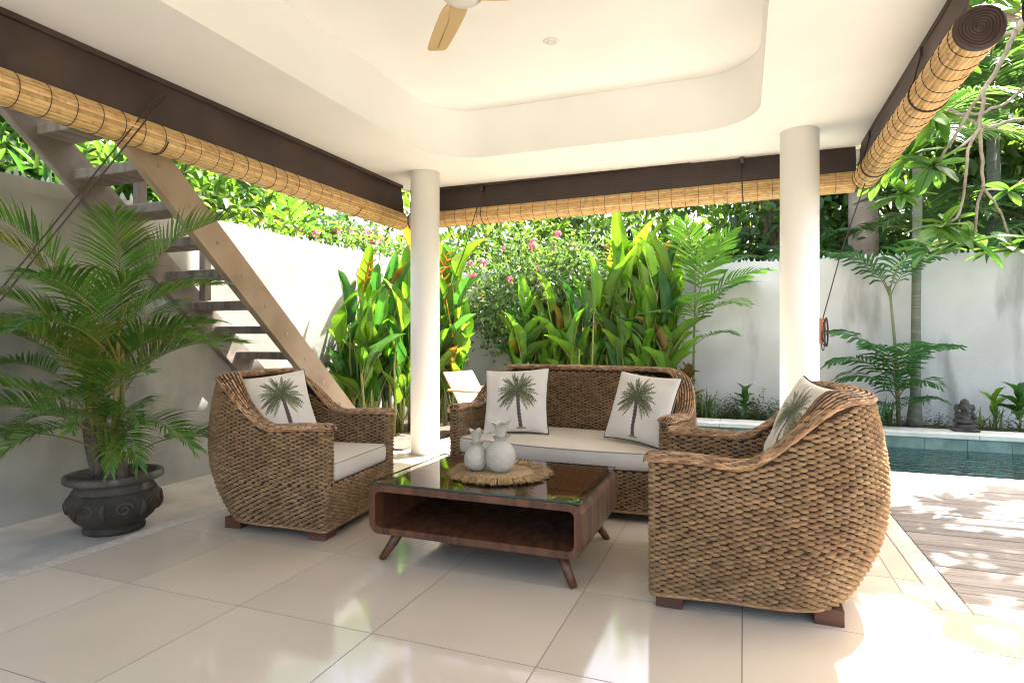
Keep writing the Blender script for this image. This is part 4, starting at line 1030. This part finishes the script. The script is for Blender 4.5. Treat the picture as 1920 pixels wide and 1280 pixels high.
# ------------------------------------------------------------------ flowering shrub, trees beyond the walls
def flower_mesh(mat, seed, r_=.055):
    r = random.Random(seed); b = MB()
    for k in range(12):
        d = Vector((r.gauss(0, 1), r.gauss(0, 1), r.gauss(.3, 1))).normalized(); c = d * r_ * r.uniform(.5, 1); u = d.orthogonal().normalized(); v = d.cross(u)
        pr = r_ * .48; b.add([c - d * .01] + [c + (u * math.cos(i * 1.2566) + v * math.sin(i * 1.2566)) * pr + d * .006 for i in range(5)], [(0, i + 1, (i + 1) % 5 + 1) for i in range(5)])
    return b.mesh('flower', mat, True)
FP = [flower_mesh('petal_pink', i) for i in range(3)]; FO = flower_mesh('petal_orange', 8, .05); FR = flower_mesh('petal_red', 9, .06)
def shrub(label, loc, rad, clumps, per, ll, lw, mat, seed, nfl=0, fm=FP, group=None, name='flowering_shrub', spread=.2, trunk=True):
    t = thing(name, label, 'shrub', loc, 0, group)
    me, cc = crown_mesh('foliage', clumps, per, rad, ll, lw, mat, seed, spread=spread, droop=.3, shell=.35)
    hz = rad[2] * 1.02; zc = max(hz * .85, 0)
    obj('foliage', me, t, (0, 0, zc + .2))
    limbs((0, 0, -.1), (0, 0, zc), cc, seed, .03, 22, Vector((0, 0, zc + .2))).build('stem', 'bark', t, True)
    r = random.Random(seed)
    for k in range(nfl):
        d = Vector((r.gauss(0, 1), r.gauss(-.7, 1), r.gauss(.3, 1))).normalized(); p = Vector((d.x * rad[0], d.y * rad[1], d.z * rad[2])) * r.uniform(.9, 1.12)
        obj('flower', fm[r.randrange(len(fm))], t, p + Vector((0, 0, zc + .2)), (r.uniform(0, 3), r.uniform(0, 3), 0), r.uniform(.6, 1.25))
    return t
shrub('pale leafy shrub with pink blossoms arching over the wall corner', (-3.0, 8.75, .9), (1.25, .42, .85), 95, 60, .085, .045, 'bush_leaf', 21, 26)
shrub('pink blossom shrub hanging over the top of the left wall', (-5.0, 7.2, 1.55), (.30, 1.5, .48), 60, 55, .085, .045, 'bush_leaf', 22, 16)
shrub('yellow green shrub with red blossoms above the stairs', (-5.4, 5.5, 1.55), (.45, .9, .42), 30, 55, .11, .05, 'tree_leaf_light', 23, 9, [FR])
shrub('dark glossy long leaved shrub behind the stair head', (-5.75, 2.9, 1.3), (.6, 1.0, .85), 46, 44, .26, .062, 'tree_leaf_dark', 24, 0, name='leafy_shrub', spread=.16)
shrub('long leaved shrub with orange blossoms behind the stairs', (-5.75, 4.2, 1.3), (.55, .8, .75), 40, 44, .24, .058, 'tree_leaf', 25, 5, [FO], name='leafy_shrub', spread=.16)
CM = {'mid': [crown_mesh('crown', 52, 50, (1.5, 1.5, 1.25), .19, .082, 'tree_leaf', 31 + i, spread=.26) for i in range(2)],
      'light': [crown_mesh('crown', 52, 52, (1.5, 1.5, 1.2), .15, .07, 'tree_leaf_light', 41 + i, spread=.26) for i in range(2)],
      'dark': [crown_mesh('crown', 50, 50, (1.5, 1.5, 1.5), .20, .10, 'tree_leaf_dark', 51 + i, spread=.26) for i in range(2)]}
def tree(label, x, y, zc, s, kind, rz, tr=.11, sz=1., trunk='bark'):
    t = thing('broadleaf_tree', label, 'tree', (x, y, -.06), rz, 'trees beyond the garden walls')
    me, cc = CM[kind][int(rz * 10) % 2]
    o = obj('crown', me, t, (0, 0, zc), (0, 0, 0), (s, s, s * sz)); cs_ = [Vector((c[0] * s, c[1] * s, c[2] * s * sz)) for c in cc]
    limbs((0, 0, -.1), (0, 0, zc - .25 * s), cs_, int(rz * 100), tr, 16, Vector((0, 0, zc))).build('trunk', trunk, t, True)
    return t
for args in (('light green tree beyond the left wall above the white column', -6.9, 8.6, 3.2, 1.15, 'light', 1.0),
             ('leafy tree seen under the left blind above the wall', -7.4, 5.6, 3.1, 1.15, 'mid', 2.2),
             ('dark tree at the picture edge behind the stair head', -7.6, 2.4, 2.9, 1.2, 'dark', 3.1),
             ('light tree rising behind the pink shrub', -4.4, 12.0, 3.3, 1.25, 'light', .7),
             ('mid green tree behind the upright heliconia leaves', -2.2, 12.6, 3.3, 1.25, 'mid', 1.7),
             ('open crowned tree with a forked trunk above the sofa', -.3, 13.2, 3.6, 1.3, 'light', 2.9, .16),
             ('dark dense tree beside the pool side column', .9, 12.3, 3.0, 1.05, 'dark', 4.0, .15),
             ('deep green tree behind the thick pale palm trunk', 2.6, 13.0, 4.2, 1.35, 'dark', 5.2),
             ('tall mid green tree above the deck blind', 4.5, 12.2, 5.2, 1.5, 'mid', .4),
             ('dark tree at the far right beyond the pool wall', 6.2, 11.6, 3.6, 1.4, 'dark', 1.3),
             ('tall tree in the upper right corner beyond the wall', 7.2, 13.5, 6.2, 1.7, 'mid', 2.4),
             ('far light tree filling the gap left of the column', -6.2, 15.5, 3.6, 1.6, 'light', 3.3),
             ('far tree behind the right hand palms', 7.0, 18.5, 4.4, 2.1, 'mid', .9),
             ('far tree closing the view beyond the left wall', -10.5, 8.5, 3.4, 1.8, 'mid', 4.6),
             ('far light tree closing the view behind the stairs', -10.8, 4.2, 3.2, 1.8, 'light', 5.9)):
    tree(*args)

# ------------------------------------------------------------------ palms in the garden
PF = [frond_mesh('frond', 1., e, bnd, 15, .38, .040, t0=.22, droop=.62, blunt=True, vsh=.12, rr=.010, seed=60 + i, mats=('palm_leaf', 'palm_stalk'), a0=70, a1=30) for i, (e, bnd) in enumerate(((72, 75), (55, 85), (36, 80), (15, 60)))]
PLt = [frond_mesh('frond', 1., e, bnd, 16, .32, .040, t0=.25, droop=.30, blunt=True, vsh=.12, rr=.009, seed=70 + i, mats=('palm_leaf_light', 'palm_stalk'), a0=68, a1=30) for i, (e, bnd) in enumerate(((78, 45), (58, 60), (38, 60), (20, 55)))]
PC = [frond_mesh('frond', 1., e, bnd, 44, .28, .026, t0=.16, droop=.65, vsh=.18, rr=.010, seed=80 + i, mats=('palm_leaf', 'palm_stalk'), a0=75, a1=28) for i, (e, bnd) in enumerate(((60, 80), (35, 75), (10, 65)))]
PS = [frond_mesh('frond', 1., e, bnd, 40, .30, .028, t0=.16, droop=.6, vsh=.18, rr=.010, seed=180 + i, mats=('palm_leaf_sheen', 'palm_stalk'), a0=72, a1=28) for i, (e, bnd) in enumerate(((62, 85), (38, 80), (12, 65)))]
def ringed_trunk(t, path, rads, mat, step=.13, ringmat='trunk_ring'):
    b = MB().tube(path, rads, 14); o = b.build('trunk', mat, t, True)
    P = [Vector(p) for p in path]; L_ = [(P[i + 1] - P[i]).length for i in range(len(P) - 1)]; tot = sum(L_); s = step; k = 0
    while s < tot - .05:
        acc = 0
        for i, l in enumerate(L_):
            if s <= acc + l:
                f = (s - acc) / l; p = P[i].lerp(P[i + 1], f); r_ = rads[i] + (rads[i + 1] - rads[i]) * f; break
            acc += l
        MB().lathe([(r_ - .002, -.006), (r_ + .0035, 0), (r_ - .002, .006)], 14).build('leaf_scar', ringmat, o, True, p)
        s += step * rnd.uniform(.85, 1.15)
def palm(label, x, y, path, rads, fronds, mat, meshes, name='garden_palm', step=.14):
    t = thing(name, label, 'palm', (x, y, .03))
    ringed_trunk(t, path, rads, mat, step)
    for (bz, az, k, L_) in fronds:
        top = Vector(path[-1]); p = Vector((top.x * bz / max(.01, top.z), top.y * bz / max(.01, top.z), bz))
        obj('frond', meshes[k], t, p, (0, rnd.uniform(-.2, .2), R(az - 90)), (L_,) * 3)
    return t
palm('ringed green palm trunk rising beside the stone statue', 1.98, 8.78, [(0, 0, -.05), (0, 0, .12), (.01, 0, .4), (.015, 0, 1.4), (.03, 0, 2.6), (.03, 0, 3.6)], [.095, .082, .060, .050, .052, .055],
     [(3.5, a, k, L_) for a, k, L_ in ((190, 1, 1.5), (150, 0, 1.4), (240, 2, 1.5), (300, 1, 1.4), (20, 1, 1.4), (60, 0, 1.3), (110, 1, 1.3), (270, 2, 1.4), (215, 2, 1.2), (330, 2, 1.3))], 'green_trunk', PS)
palm('cluster palm with broad dark leaflets at the foot of the ringed trunk', 1.78, 8.60, [(0, 0, -.05), (-.02, 0, .5), (-.05, 0, 1.1), (-.10, .02, 1.75)], [.026, .022, .018, .014],
     [(.55, 178, 0, 1.05), (.5, 205, 1, .95), (.45, 232, 0, .95), (.35, 250, 1, .75), (.5, 280, 0, .9), (.35, 305, 1, .7), (.5, 335, 0, .85), (.5, 15, 0, .85),
      (.2, 240, 2, .6), (.2, 290, 1, .55), (.2, 335, 1, .55), (.22, 200, 2, .6), (.3, 265, 0, .7), (.35, 190, 1, .8),
      (1.6, 200, 0, .9), (1.65, 150, 0, .9), (1.7, 330, 0, .95), (1.6, 20, 0, .8), (1.7, 285, 0, .85)], 'palm_stalk', PF, step=.3)
palm('small light green palm standing against the pale wall', -.66, 8.72, [(0, 0, -.05), (.01, 0, .5), (.02, 0, 1.1), (.03, 0, 1.5)], [.022, .018, .015, .012],
     [(1.48, 250, 0, 1.35), (1.45, 200, 1, 1.1), (1.4, 345, 1, 1.15), (1.3, 320, 2, 1.0), (1.25, 215, 2, .9), (1.2, 280, 1, .9), (1.35, 20, 1, 1.0), (1.0, 330, 2, .7), (1.0, 210, 3, .6), (1.48, 310, 0, 1.2)], 'palm_stalk', PLt, step=.2)
palm('leaning palm fronds hanging over the wall at the right edge', 3.75, 9.7, [(0, 0, -.05), (0, 0, 1.5), (-.05, -.05, 2.55)], [.09, .08, .07],
     [(2.5, 200, 1, 1.5), (2.5, 225, 2, 1.5), (2.5, 250, 2, 1.4), (2.5, 285, 1, 1.4), (2.5, 180, 1, 1.5), (2.5, 310, 2, 1.4), (2.5, 150, 0, 1.5), (2.5, 30, 1, 1.4), (2.5, 90, 0, 1.4)], 'green_trunk', PC)
palm('palm with arching fronds behind the pool side column', .75, 10.4, [(0, 0, -.05), (0, 0, 1.2), (0, 0, 2.2)], [.07, .06, .05],
     [(2.1, 250, 1, 1.2), (2.1, 210, 1, 1.3), (2.1, 290, 1, 1.3), (2.1, 330, 0, 1.3), (2.1, 180, 2, 1.2), (2.1, 20, 1, 1.2), (2.1, 270, 2, 1.1), (2.1, 120, 0, 1.2)], 'green_trunk', PC)
palm('bright green palm beyond the left wall below the blind', -5.6, 6.6, [(0, 0, -.05), (0, 0, 1.1), (0, 0, 1.9)], [.07, .06, .05],
     [(1.85, 300, 0, 1.2), (1.85, 340, 1, 1.2), (1.85, 250, 1, 1.1), (1.85, 20, 1, 1.2), (1.85, 200, 1, 1.1), (1.85, 80, 0, 1.2), (1.85, 320, 2, 1.0)], 'green_trunk', PLt)
palm('feathery palm among the shrubs behind the stairs', -6.0, 4.4, [(0, 0, -.05), (0, 0, 1.2), (0, 0, 2.1)], [.07, .06, .05],
     [(2.0, 300, 0, 1.3), (2.0, 340, 0, 1.3), (2.0, 250, 1, 1.2), (2.0, 20, 1, 1.2), (2.0, 200, 1, 1.2), (2.0, 120, 0, 1.2), (2.0, 320, 1, 1.2)], 'green_trunk', PC)
palm('pale fronded palm high above the wall in the upper right corner', 3.3, 10.3, [(0, 0, -.05), (0, 0, 2), (-.05, 0, 4.3)], [.10, .09, .07],
     [(4.25, a, k, L_) for a, k, L_ in ((200, 1, 1.8), (230, 2, 1.7), (255, 1, 1.7), (280, 2, 1.7), (310, 1, 1.8), (175, 0, 1.7), (340, 2, 1.6), (20, 0, 1.6), (90, 0, 1.6), (245, 0, 1.7), (150, 1, 1.7))], 'green_trunk', PS)
palm('sheeny palm fronds spreading beyond the wall near the thick trunk', 2.5, 9.9, [(0, 0, -.05), (0, 0, 1.2), (.02, 0, 2.5)], [.07, .06, .05],
     [(2.45, a, k, L_) for a, k, L_ in ((195, 0, 1.3), (225, 1, 1.3), (250, 0, 1.4), (280, 1, 1.3), (310, 0, 1.3), (340, 1, 1.3), (170, 1, 1.3), (60, 0, 1.3), (265, 2, 1.1))], 'green_trunk', PS)
rp = thing('royal_palm', 'thick pale palm trunk rising beyond the wall right of the column', 'palm', (1.78, 11.0, -.06))
ringed_trunk(rp, [(0, 0, -.1), (0, 0, 1), (0, 0, 2.5), (0, 0, 4.2), (0, 0, 6.5)], [.26, .22, .215, .205, .15], 'pale_bark', .33)
for k in range(12): obj('frond', PC[k % 3], rp, (0, 0, 6.4), (0, rnd.uniform(-.2, .2), R(k * 30)), (2.2,) * 3)
dk = thing('dark_palm', 'dark rough trunk with hanging vines left of the pool side column', 'palm', (.42, 11.6, -.06))
ringed_trunk(dk, [(0, 0, -.1), (.02, 0, 1.5), (0, 0, 3), (-.02, 0, 5.5)], [.17, .15, .14, .11], 'bark', .25, 'bark')
for k in range(10): obj('frond', PC[k % 3], dk, (0, 0, 5.4), (0, rnd.uniform(-.2, .2), R(k * 36)), (1.9,) * 3)
b = MB()
for k in range(26):
    x, y_ = rnd.uniform(-.45, .2), rnd.uniform(-.25, .1); z1 = rnd.uniform(3.2, 4.2); z0 = rnd.uniform(1.9, 2.8)
    b.tube([(x, y_, z1), (x + rnd.uniform(-.05, .05), y_, (z0 + z1) / 2), (x + rnd.uniform(-.08, .08), y_, z0)], .006, 4)
b.build('vine', 'bark', dk, True, kind='stuff')

# ------------------------------------------------------------------ frangipani reaching over the deck
fg = thing('frangipani_tree', 'frangipani branches with long leaves overhanging the deck', 'tree', (5.2, 6.6, -.06))
OFF = Vector((5.2, 6.6, -.06))
def fl_leaf(seed):
    r = random.Random(seed); b = MB(); n = 7; P = []
    for i in range(n + 1):
        f = i / n; w_ = max(.002, .15 * math.sin(math.pi * min(1, f * .93 + .03)) ** .8 * (.7 + .5 * f)); zz = -.25 * f ** 2.2
        P.append([(w_ * s, f, zz + .05 * abs(s) - .02 * f * abs(s)) for s in (-1, -.5, 0, .5, 1)])
    b.grid(P); b.tube([(0, -.12, .01), (0, 0, 0), (0, .5, -.05), (0, .95, -.225)], [.012, .014, .010, .003], 4); return b.mesh('leaf', 'frangipani_leaf', True)
FL = [fl_leaf(i) for i in range(3)]
br = MB(); tips = []
def branch(pts, r0, r1, kids=True):
    n = len(pts); P = [Vector(p) for p in pts]; Q = []
    for i in range(n - 1):
        for s in range(4):
            f = s / 4; Q.append(P[i].lerp(P[i + 1], f) + Vector((rnd.uniform(-.01, .01), rnd.uniform(-.01, .01), rnd.uniform(-.01, .01))))
    Q.append(P[-1]); m = len(Q); br.tube([q - OFF for q in Q], [.75 * (r0 + (r1 - r0) * i / (m - 1)) for i in range(m)], 7)
    tips.append((Q[-1], (Q[-1] - Q[-3]).normalized()))
trunk_top = Vector((4.6, 6.4, 2.6))
branch([OFF + Vector((0, 0, -.05)), (5.1, 6.5, 1.0), (4.85, 6.45, 1.9), trunk_top], .13, .085); tips.pop()
H1 = at(1905, 60, 4.6)
branch([trunk_top, (3.9, 6.0, 3.4), at(1960, -30, 5.2), H1], .07, .035); tips.pop()
branch([H1, at(1880, 110, 4.5), at(1845, 170, 4.45), at(1838, 235, 4.4), at(1843, 300, 4.4), at(1842, 350, 4.4), at(1822, 455, 4.4)], .024, .012)
branch([at(1838, 235, 4.4), at(1815, 280, 4.35), at(1800, 400, 4.4), at(1765, 428, 4.4)], .016, .010)
branch([at(1850, 160, 4.45), at(1800, 235, 4.6), at(1765, 300, 4.7), at(1745, 315, 4.8)], .018, .010)
branch([at(1980, 230, 5.0), at(1900, 225, 5.0), at(1850, 240, 5.0), at(1780, 205, 4.9), at(1700, 300, 4.9)], .022, .011)
branch([H1, at(1860, 70, 4.9), at(1800, 130, 5.2), at(1740, 200, 5.4)], .022, .010)
branch([at(1960, 130, 4.8), at(1890, 190, 4.7), at(1830, 215, 4.6), at(1750, 215, 4.6)], .018, .010)
branch([at(1960, -20, 5.1), at(1880, 40, 5.3), at(1820, 60, 5.6), at(1790, 130, 5.8)], .024, .011)
branch([at(1985, 300, 5.2), at(1930, 330, 5.1), at(1890, 360, 5.0)], .018, .010)
branch([at(1850, 240, 5.0), at(1760, 300, 5.1), at(1690, 370, 5.2)], .014, .009)
branch([at(1780, 205, 4.9), at(1700, 260, 5.2), at(1655, 330, 5.4)], .014, .009)
branch([at(1842, 350, 4.4), at(1880, 400, 4.6), at(1895, 470, 4.7)], .013, .009)
branch([at(1800, 400, 4.4), at(1790, 440, 4.6), at(1740, 470, 4.8)], .011, .008)
# the rest of the crown, over deck and pool, out of the frame
r = random.Random(77)
for k in range(34):
    a = r.uniform(0, 6.28); q = r.uniform(.25, 1); e = trunk_top + Vector((-1.5 + 1.7 * q * math.cos(a), -.2 + 1.7 * q * math.sin(a), r.uniform(1.0, 2.2)))
    m = trunk_top.lerp(e, .5) + Vector((r.uniform(-.2, .2), r.uniform(-.2, .2), .25)); branch([trunk_top, m, e], .045, .013)
    for j in range(2):
        e2 = e + Vector((r.uniform(-.45, .45), r.uniform(-.45, .45), r.uniform(0, .3))); branch([m.lerp(e, .6), e.lerp(e2, .5), e2], .02, .011)
br.build('branches', 'frangipani_bark', fg, True)
nleaf = 0
for p, d in tips:
    near = (p - Vector((0, 0, CAMH))).length
    for k in range(r.randint(12, 16) if near < 6.5 else r.randint(9, 12)):
        az = r.uniform(0, 6.28); el = r.uniform(-.5, .75); L_ = r.uniform(.20, .32); nleaf += 1
        obj('leaf', FL[k % 3], fg, p - OFF + d * r.uniform(-.05, .01), (Matrix.Rotation(az, 4, 'Z') @ Matrix.Rotation(el, 4, 'X') @ Matrix.Rotation(r.uniform(-.4, .4), 4, 'Y')).to_euler(), (L_ * r.uniform(.9, 1.3), L_, L_))

# ------------------------------------------------------------------ bed planting
def blade_tuft(name, label, x, y, z, n, h, w_, seed, mat='grass_leaf', cat='plant', spread=.12, group=None):
    r = random.Random(seed); t = thing(name, label, cat, (x, y, z), 0, group); b = MB()
    for k in range(n):
        a = r.uniform(0, 6.28); L_ = h * r.uniform(.6, 1.1); ox, oy = r.gauss(0, spread * .4), r.gauss(0, spread * .4); out = r.uniform(.15, .7); c, s = math.cos(a), math.sin(a)
        vs = []
        for i, f in enumerate((0, .35, .7, 1)):
            rad_ = out * L_ * f ** 1.7; zz = L_ * f * (1 - .35 * out * f); ww = w_ * (.7, 1, .7, .05)[i]
            vs += [(ox + c * rad_ - s * ww, oy + s * rad_ + c * ww, zz), (ox + c * rad_ + s * ww, oy + s * rad_ - c * ww, zz)]
        b.add(vs, [(0, 1, 3, 2), (2, 3, 5, 4), (4, 5, 7, 6)])
    b.build('leaves', mat, t, True, kind='stuff'); return t
def leafy_plant(name, label, x, y, z, n, h, ll, lw, mesh_list, seed, cat='plant', tilt=(.3, 1.1)):
    r = random.Random(seed); t = thing(name, label, cat, (x, y, z))
    MB().tube([(0, 0, -.03), (.01, 0, h * .5), (0, .01, h)], [.012, .010, .007], 6).build('stem', 'heliconia_stem', t, True)
    for k in range(n):
        f = (k + .6) / n; a = k * 2.4 + r.uniform(-.3, .3); tl = tilt[1] + (tilt[0] - tilt[1]) * f
        obj('leaf', mesh_list[k % len(mesh_list)], t, (0, 0, h * (.35 + .65 * f)), (Matrix.Rotation(a, 4, 'Z') @ Matrix.Rotation(-tl, 4, 'X')).to_euler(), (lw * r.uniform(.85, 1.2), ll, ll * r.uniform(.85, 1.15)))
    return t
CRm = [heli_leaf(90 + i, 'croton_leaf', .25, .3) for i in range(3)]
leafy_plant('croton_plant', 'yellow and red croton plant peeking over the sofa back', -.70, 8.50, .03, 15, .62, .24, .10, CRm, 5)
leafy_plant('leafy_plant', 'small dark rosette plant among the ground cover', .02, 8.62, .03, 12, .38, .18, .08, HD, 6)
leafy_plant('leafy_plant', 'broad leaved plant at the right edge of the coping', 2.98, 8.62, .03, 12, .42, .30, .085, HD, 8, tilt=(.25, 1.2))
leafy_plant('leafy_plant', 'young shoot with two raised leaves beside the statue', 2.80, 8.78, .03, 5, .36, .26, .08, HL, 9, tilt=(.3, .9))
def cover(label, x0, x1, y0, y1, n, h, seed, mat):
    """low mixed planting: many short leafy sprigs"""
    r = random.Random(seed); b = MB()
    for k in range(n):
        x, y_ = r.uniform(x0, x1), r.uniform(y0, y1); hh = h * r.uniform(.35, 1.) * (1.5 if r.random() < .08 else 1); lx, ly = r.uniform(-.3, .3) * hh, r.uniform(-.3, .3) * hh
        m = max(4, int(hh / .022))
        for i in range(m):
            f = (i + .5) / m; a = i * 2.4 + r.uniform(-.4, .4); L_ = r.uniform(.05, .095) * (1.1 - .5 * f); ww = L_ * .16; c, s = math.cos(a), math.sin(a); dz = r.uniform(.0, .7) * L_
            p = (x + lx * f, y_ + ly * f, hh * f)
            b.add([p, (p[0] + c * L_ * .5 - s * ww, p[1] + s * L_ * .5 + c * ww, p[2] + dz * .7), (p[0] + c * L_, p[1] + s * L_, p[2] + dz * .8), (p[0] + c * L_ * .5 + s * ww, p[1] + s * L_ * .5 - c * ww, p[2] + dz * .7)], [(0, 1, 2, 3)])
    o = b.build('ground_cover', mat, None, False, (0, 0, .03), kind='stuff'); o['label'] = label; o['category'] = 'ground cover'; return o
cover('low leafy ground cover in the bed between sofa and column', -.75, 1.25, 8.47, 9.0, 330, .36, 1, 'grass_leaf')
cover('short weeds along the wall foot beside the statue', 1.4, 3.9, 8.50, 9.0, 170, .20, 2, 'grass_leaf')
cover('shaded low greenery under the heliconia stems', -4.1, -1.25, 7.0, 9.0, 260, .3, 3, 'palm_leaf')
blade_tuft('grass_tuft', 'arching grass tuft just right of the sofa end', -.45, 8.5, .03, 26, .48, .012, 1)
blade_tuft('grass_tuft', 'strappy tuft at the foot of the cluster palm', 1.62, 8.52, .03, 26, .42, .010, 2)
blade_tuft('grass_tuft', 'strappy tuft between the statue and the right edge', 2.66, 8.55, .03, 24, .36, .010, 3)
blade_tuft('grass_tuft', 'long leaved tuft in the right bottom corner of the bed', 3.2, 8.5, .03, 22, .42, .014, 4)

# ------------------------------------------------------------------ stone figure
sf = thing('stone_figure', 'seated elephant headed stone figure on the pool coping', 'statue', (2.35, 8.26, .082)); sf.scale = (.80, .80, .80)
bm = bmesh.new()
def ell(c, rx, ry, rz_, rot=0):
    M_ = Matrix.Translation(c) @ Matrix.Rotation(rot, 4, 'Y') @ Matrix.Diagonal((rx, ry, rz_, 1)); bmesh.ops.create_icosphere(bm, subdivisions=3, radius=1, matrix=M_)
ell((0, 0, .145), .085, .07, .085); ell((0, -.02, .12), .075, .07, .06)
ell((-.085, -.03, .085), .07, .06, .035, .2); ell((.085, -.03, .085), .07, .06, .035, -.2); ell((0, -.07, .075), .085, .035, .026)
ell((0, 0, .285), .072, .07, .075); ell((0, .005, .335), .058, .056, .062); ell((0, 0, .375), .032, .032, .028)
ell((-.095, .01, .275), .036, .016, .055, .25); ell((.095, .01, .275), .036, .016, .055, -.25)
for i in range(8): ell((.006 * i * (1 if i < 5 else .6), -.068 - .006 * math.sin(i * .6), .268 - .017 * i), .024 - .0013 * i, .024, .02)
for s in (-1, 1):
    ell((s * .092, -.005, .185), .032, .032, .05, s * -.4); ell((s * .108, -.045, .145), .028, .036, .026); ell((s * .085, -.075, .165), .024, .022, .022); ell((s * .027, -.066, .30), .012, .01, .010)
bm.verts.index_update(); b = MB(); b.add([v.co[:] for v in bm.verts], [[v.index for v in f.verts] for f in bm.faces]); bm.free()
o = b.build('figure', 'statue_stone', sf, True, (0, 0, .06)); md = o.modifiers.new('remesh', 'REMESH'); md.mode = 'VOXEL'; md.voxel_size = .008; md.use_smooth_shade = True
MB().bbox(-.155, .155, -.12, .12, 0, .045, .012).build('plinth', 'statue_stone', sf)
MB().lathe([(.125, .045), (.132, .055), (.118, .068), (.128, .082), (.10, .10), (.02, .102)], 26).build('lotus_seat', 'statue_stone', sf, True)

# ------------------------------------------------------------------ wooden loungers on the terrace
def lounger(label, x, y, rz):
    t = thing('wooden_lounger', label, 'lounger', (x, y, 0), rz, 'wooden loungers on the terrace')
    for s in (-1, 1):
        MB().bbox(-.15, 1.25, s * .28 - .02, s * .28 + .02, .27, .33, .004).build('side_rail', 'lounger_wood', t)
        for xl in (-.05, 1.15): MB().bbox(xl - .025, xl + .025, s * .28 - .045 * s - .02, s * .28 - .045 * s + .02, 0, .27, .004).build('leg', 'lounger_wood', t)
        MB().bbox(-.12, .42, s * .31 - .03, s * .31 + .03, .52, .545, .006).build('armrest', 'lounger_wood', t)
        MB().bbox(.34, .38, s * .31 - .015, s * .31 + .015, .33, .52, .004).build('arm_post', 'lounger_wood', t)
    sl_ = MB().bbox(0, .065, -.26, .26, .335, .352, .003).mesh('slat', 'lounger_wood')
    for k in range(15): obj('slat', sl_, t, (.06 + .079 * k, 0, 0))
    a = R(56); bk = obj('backrest', MB().bbox(-.47, 0, -.28, .28, 0, .022, .01).mesh('backrest', 'lounger_wood'), t, (.02, 0, .34), (0, a, 0))
    MB().tube([(-.43, -.24, -.01), (-.43, .24, -.01)], .012, 8).build('cross_bar', 'lounger_wood', bk, True)
    return t
lounger('pale wooden lounger with raised back beside the white column', -3.02, 6.58, R(-13))
lounger('second pale lounger mostly hidden behind the sofa back', -2.60, 7.35, R(-13))

fl_ = MB(); fl_.grid([[(x * .022 * math.sin(math.pi * min(.98, f + .02)), f * .11, .006 + .012 * f * f + .004 * abs(x)) for x in (-1, 0, 1)] for f in (0, .2, .45, .7, .9, 1)])
fl_.build('fallen_leaf', 'heliconia_old', None, True, (1.62, 5.33, .004), label='dry fallen leaf lying on the deck near the pool', cat='leaf').rotation_euler = (0, 0, 1.2)
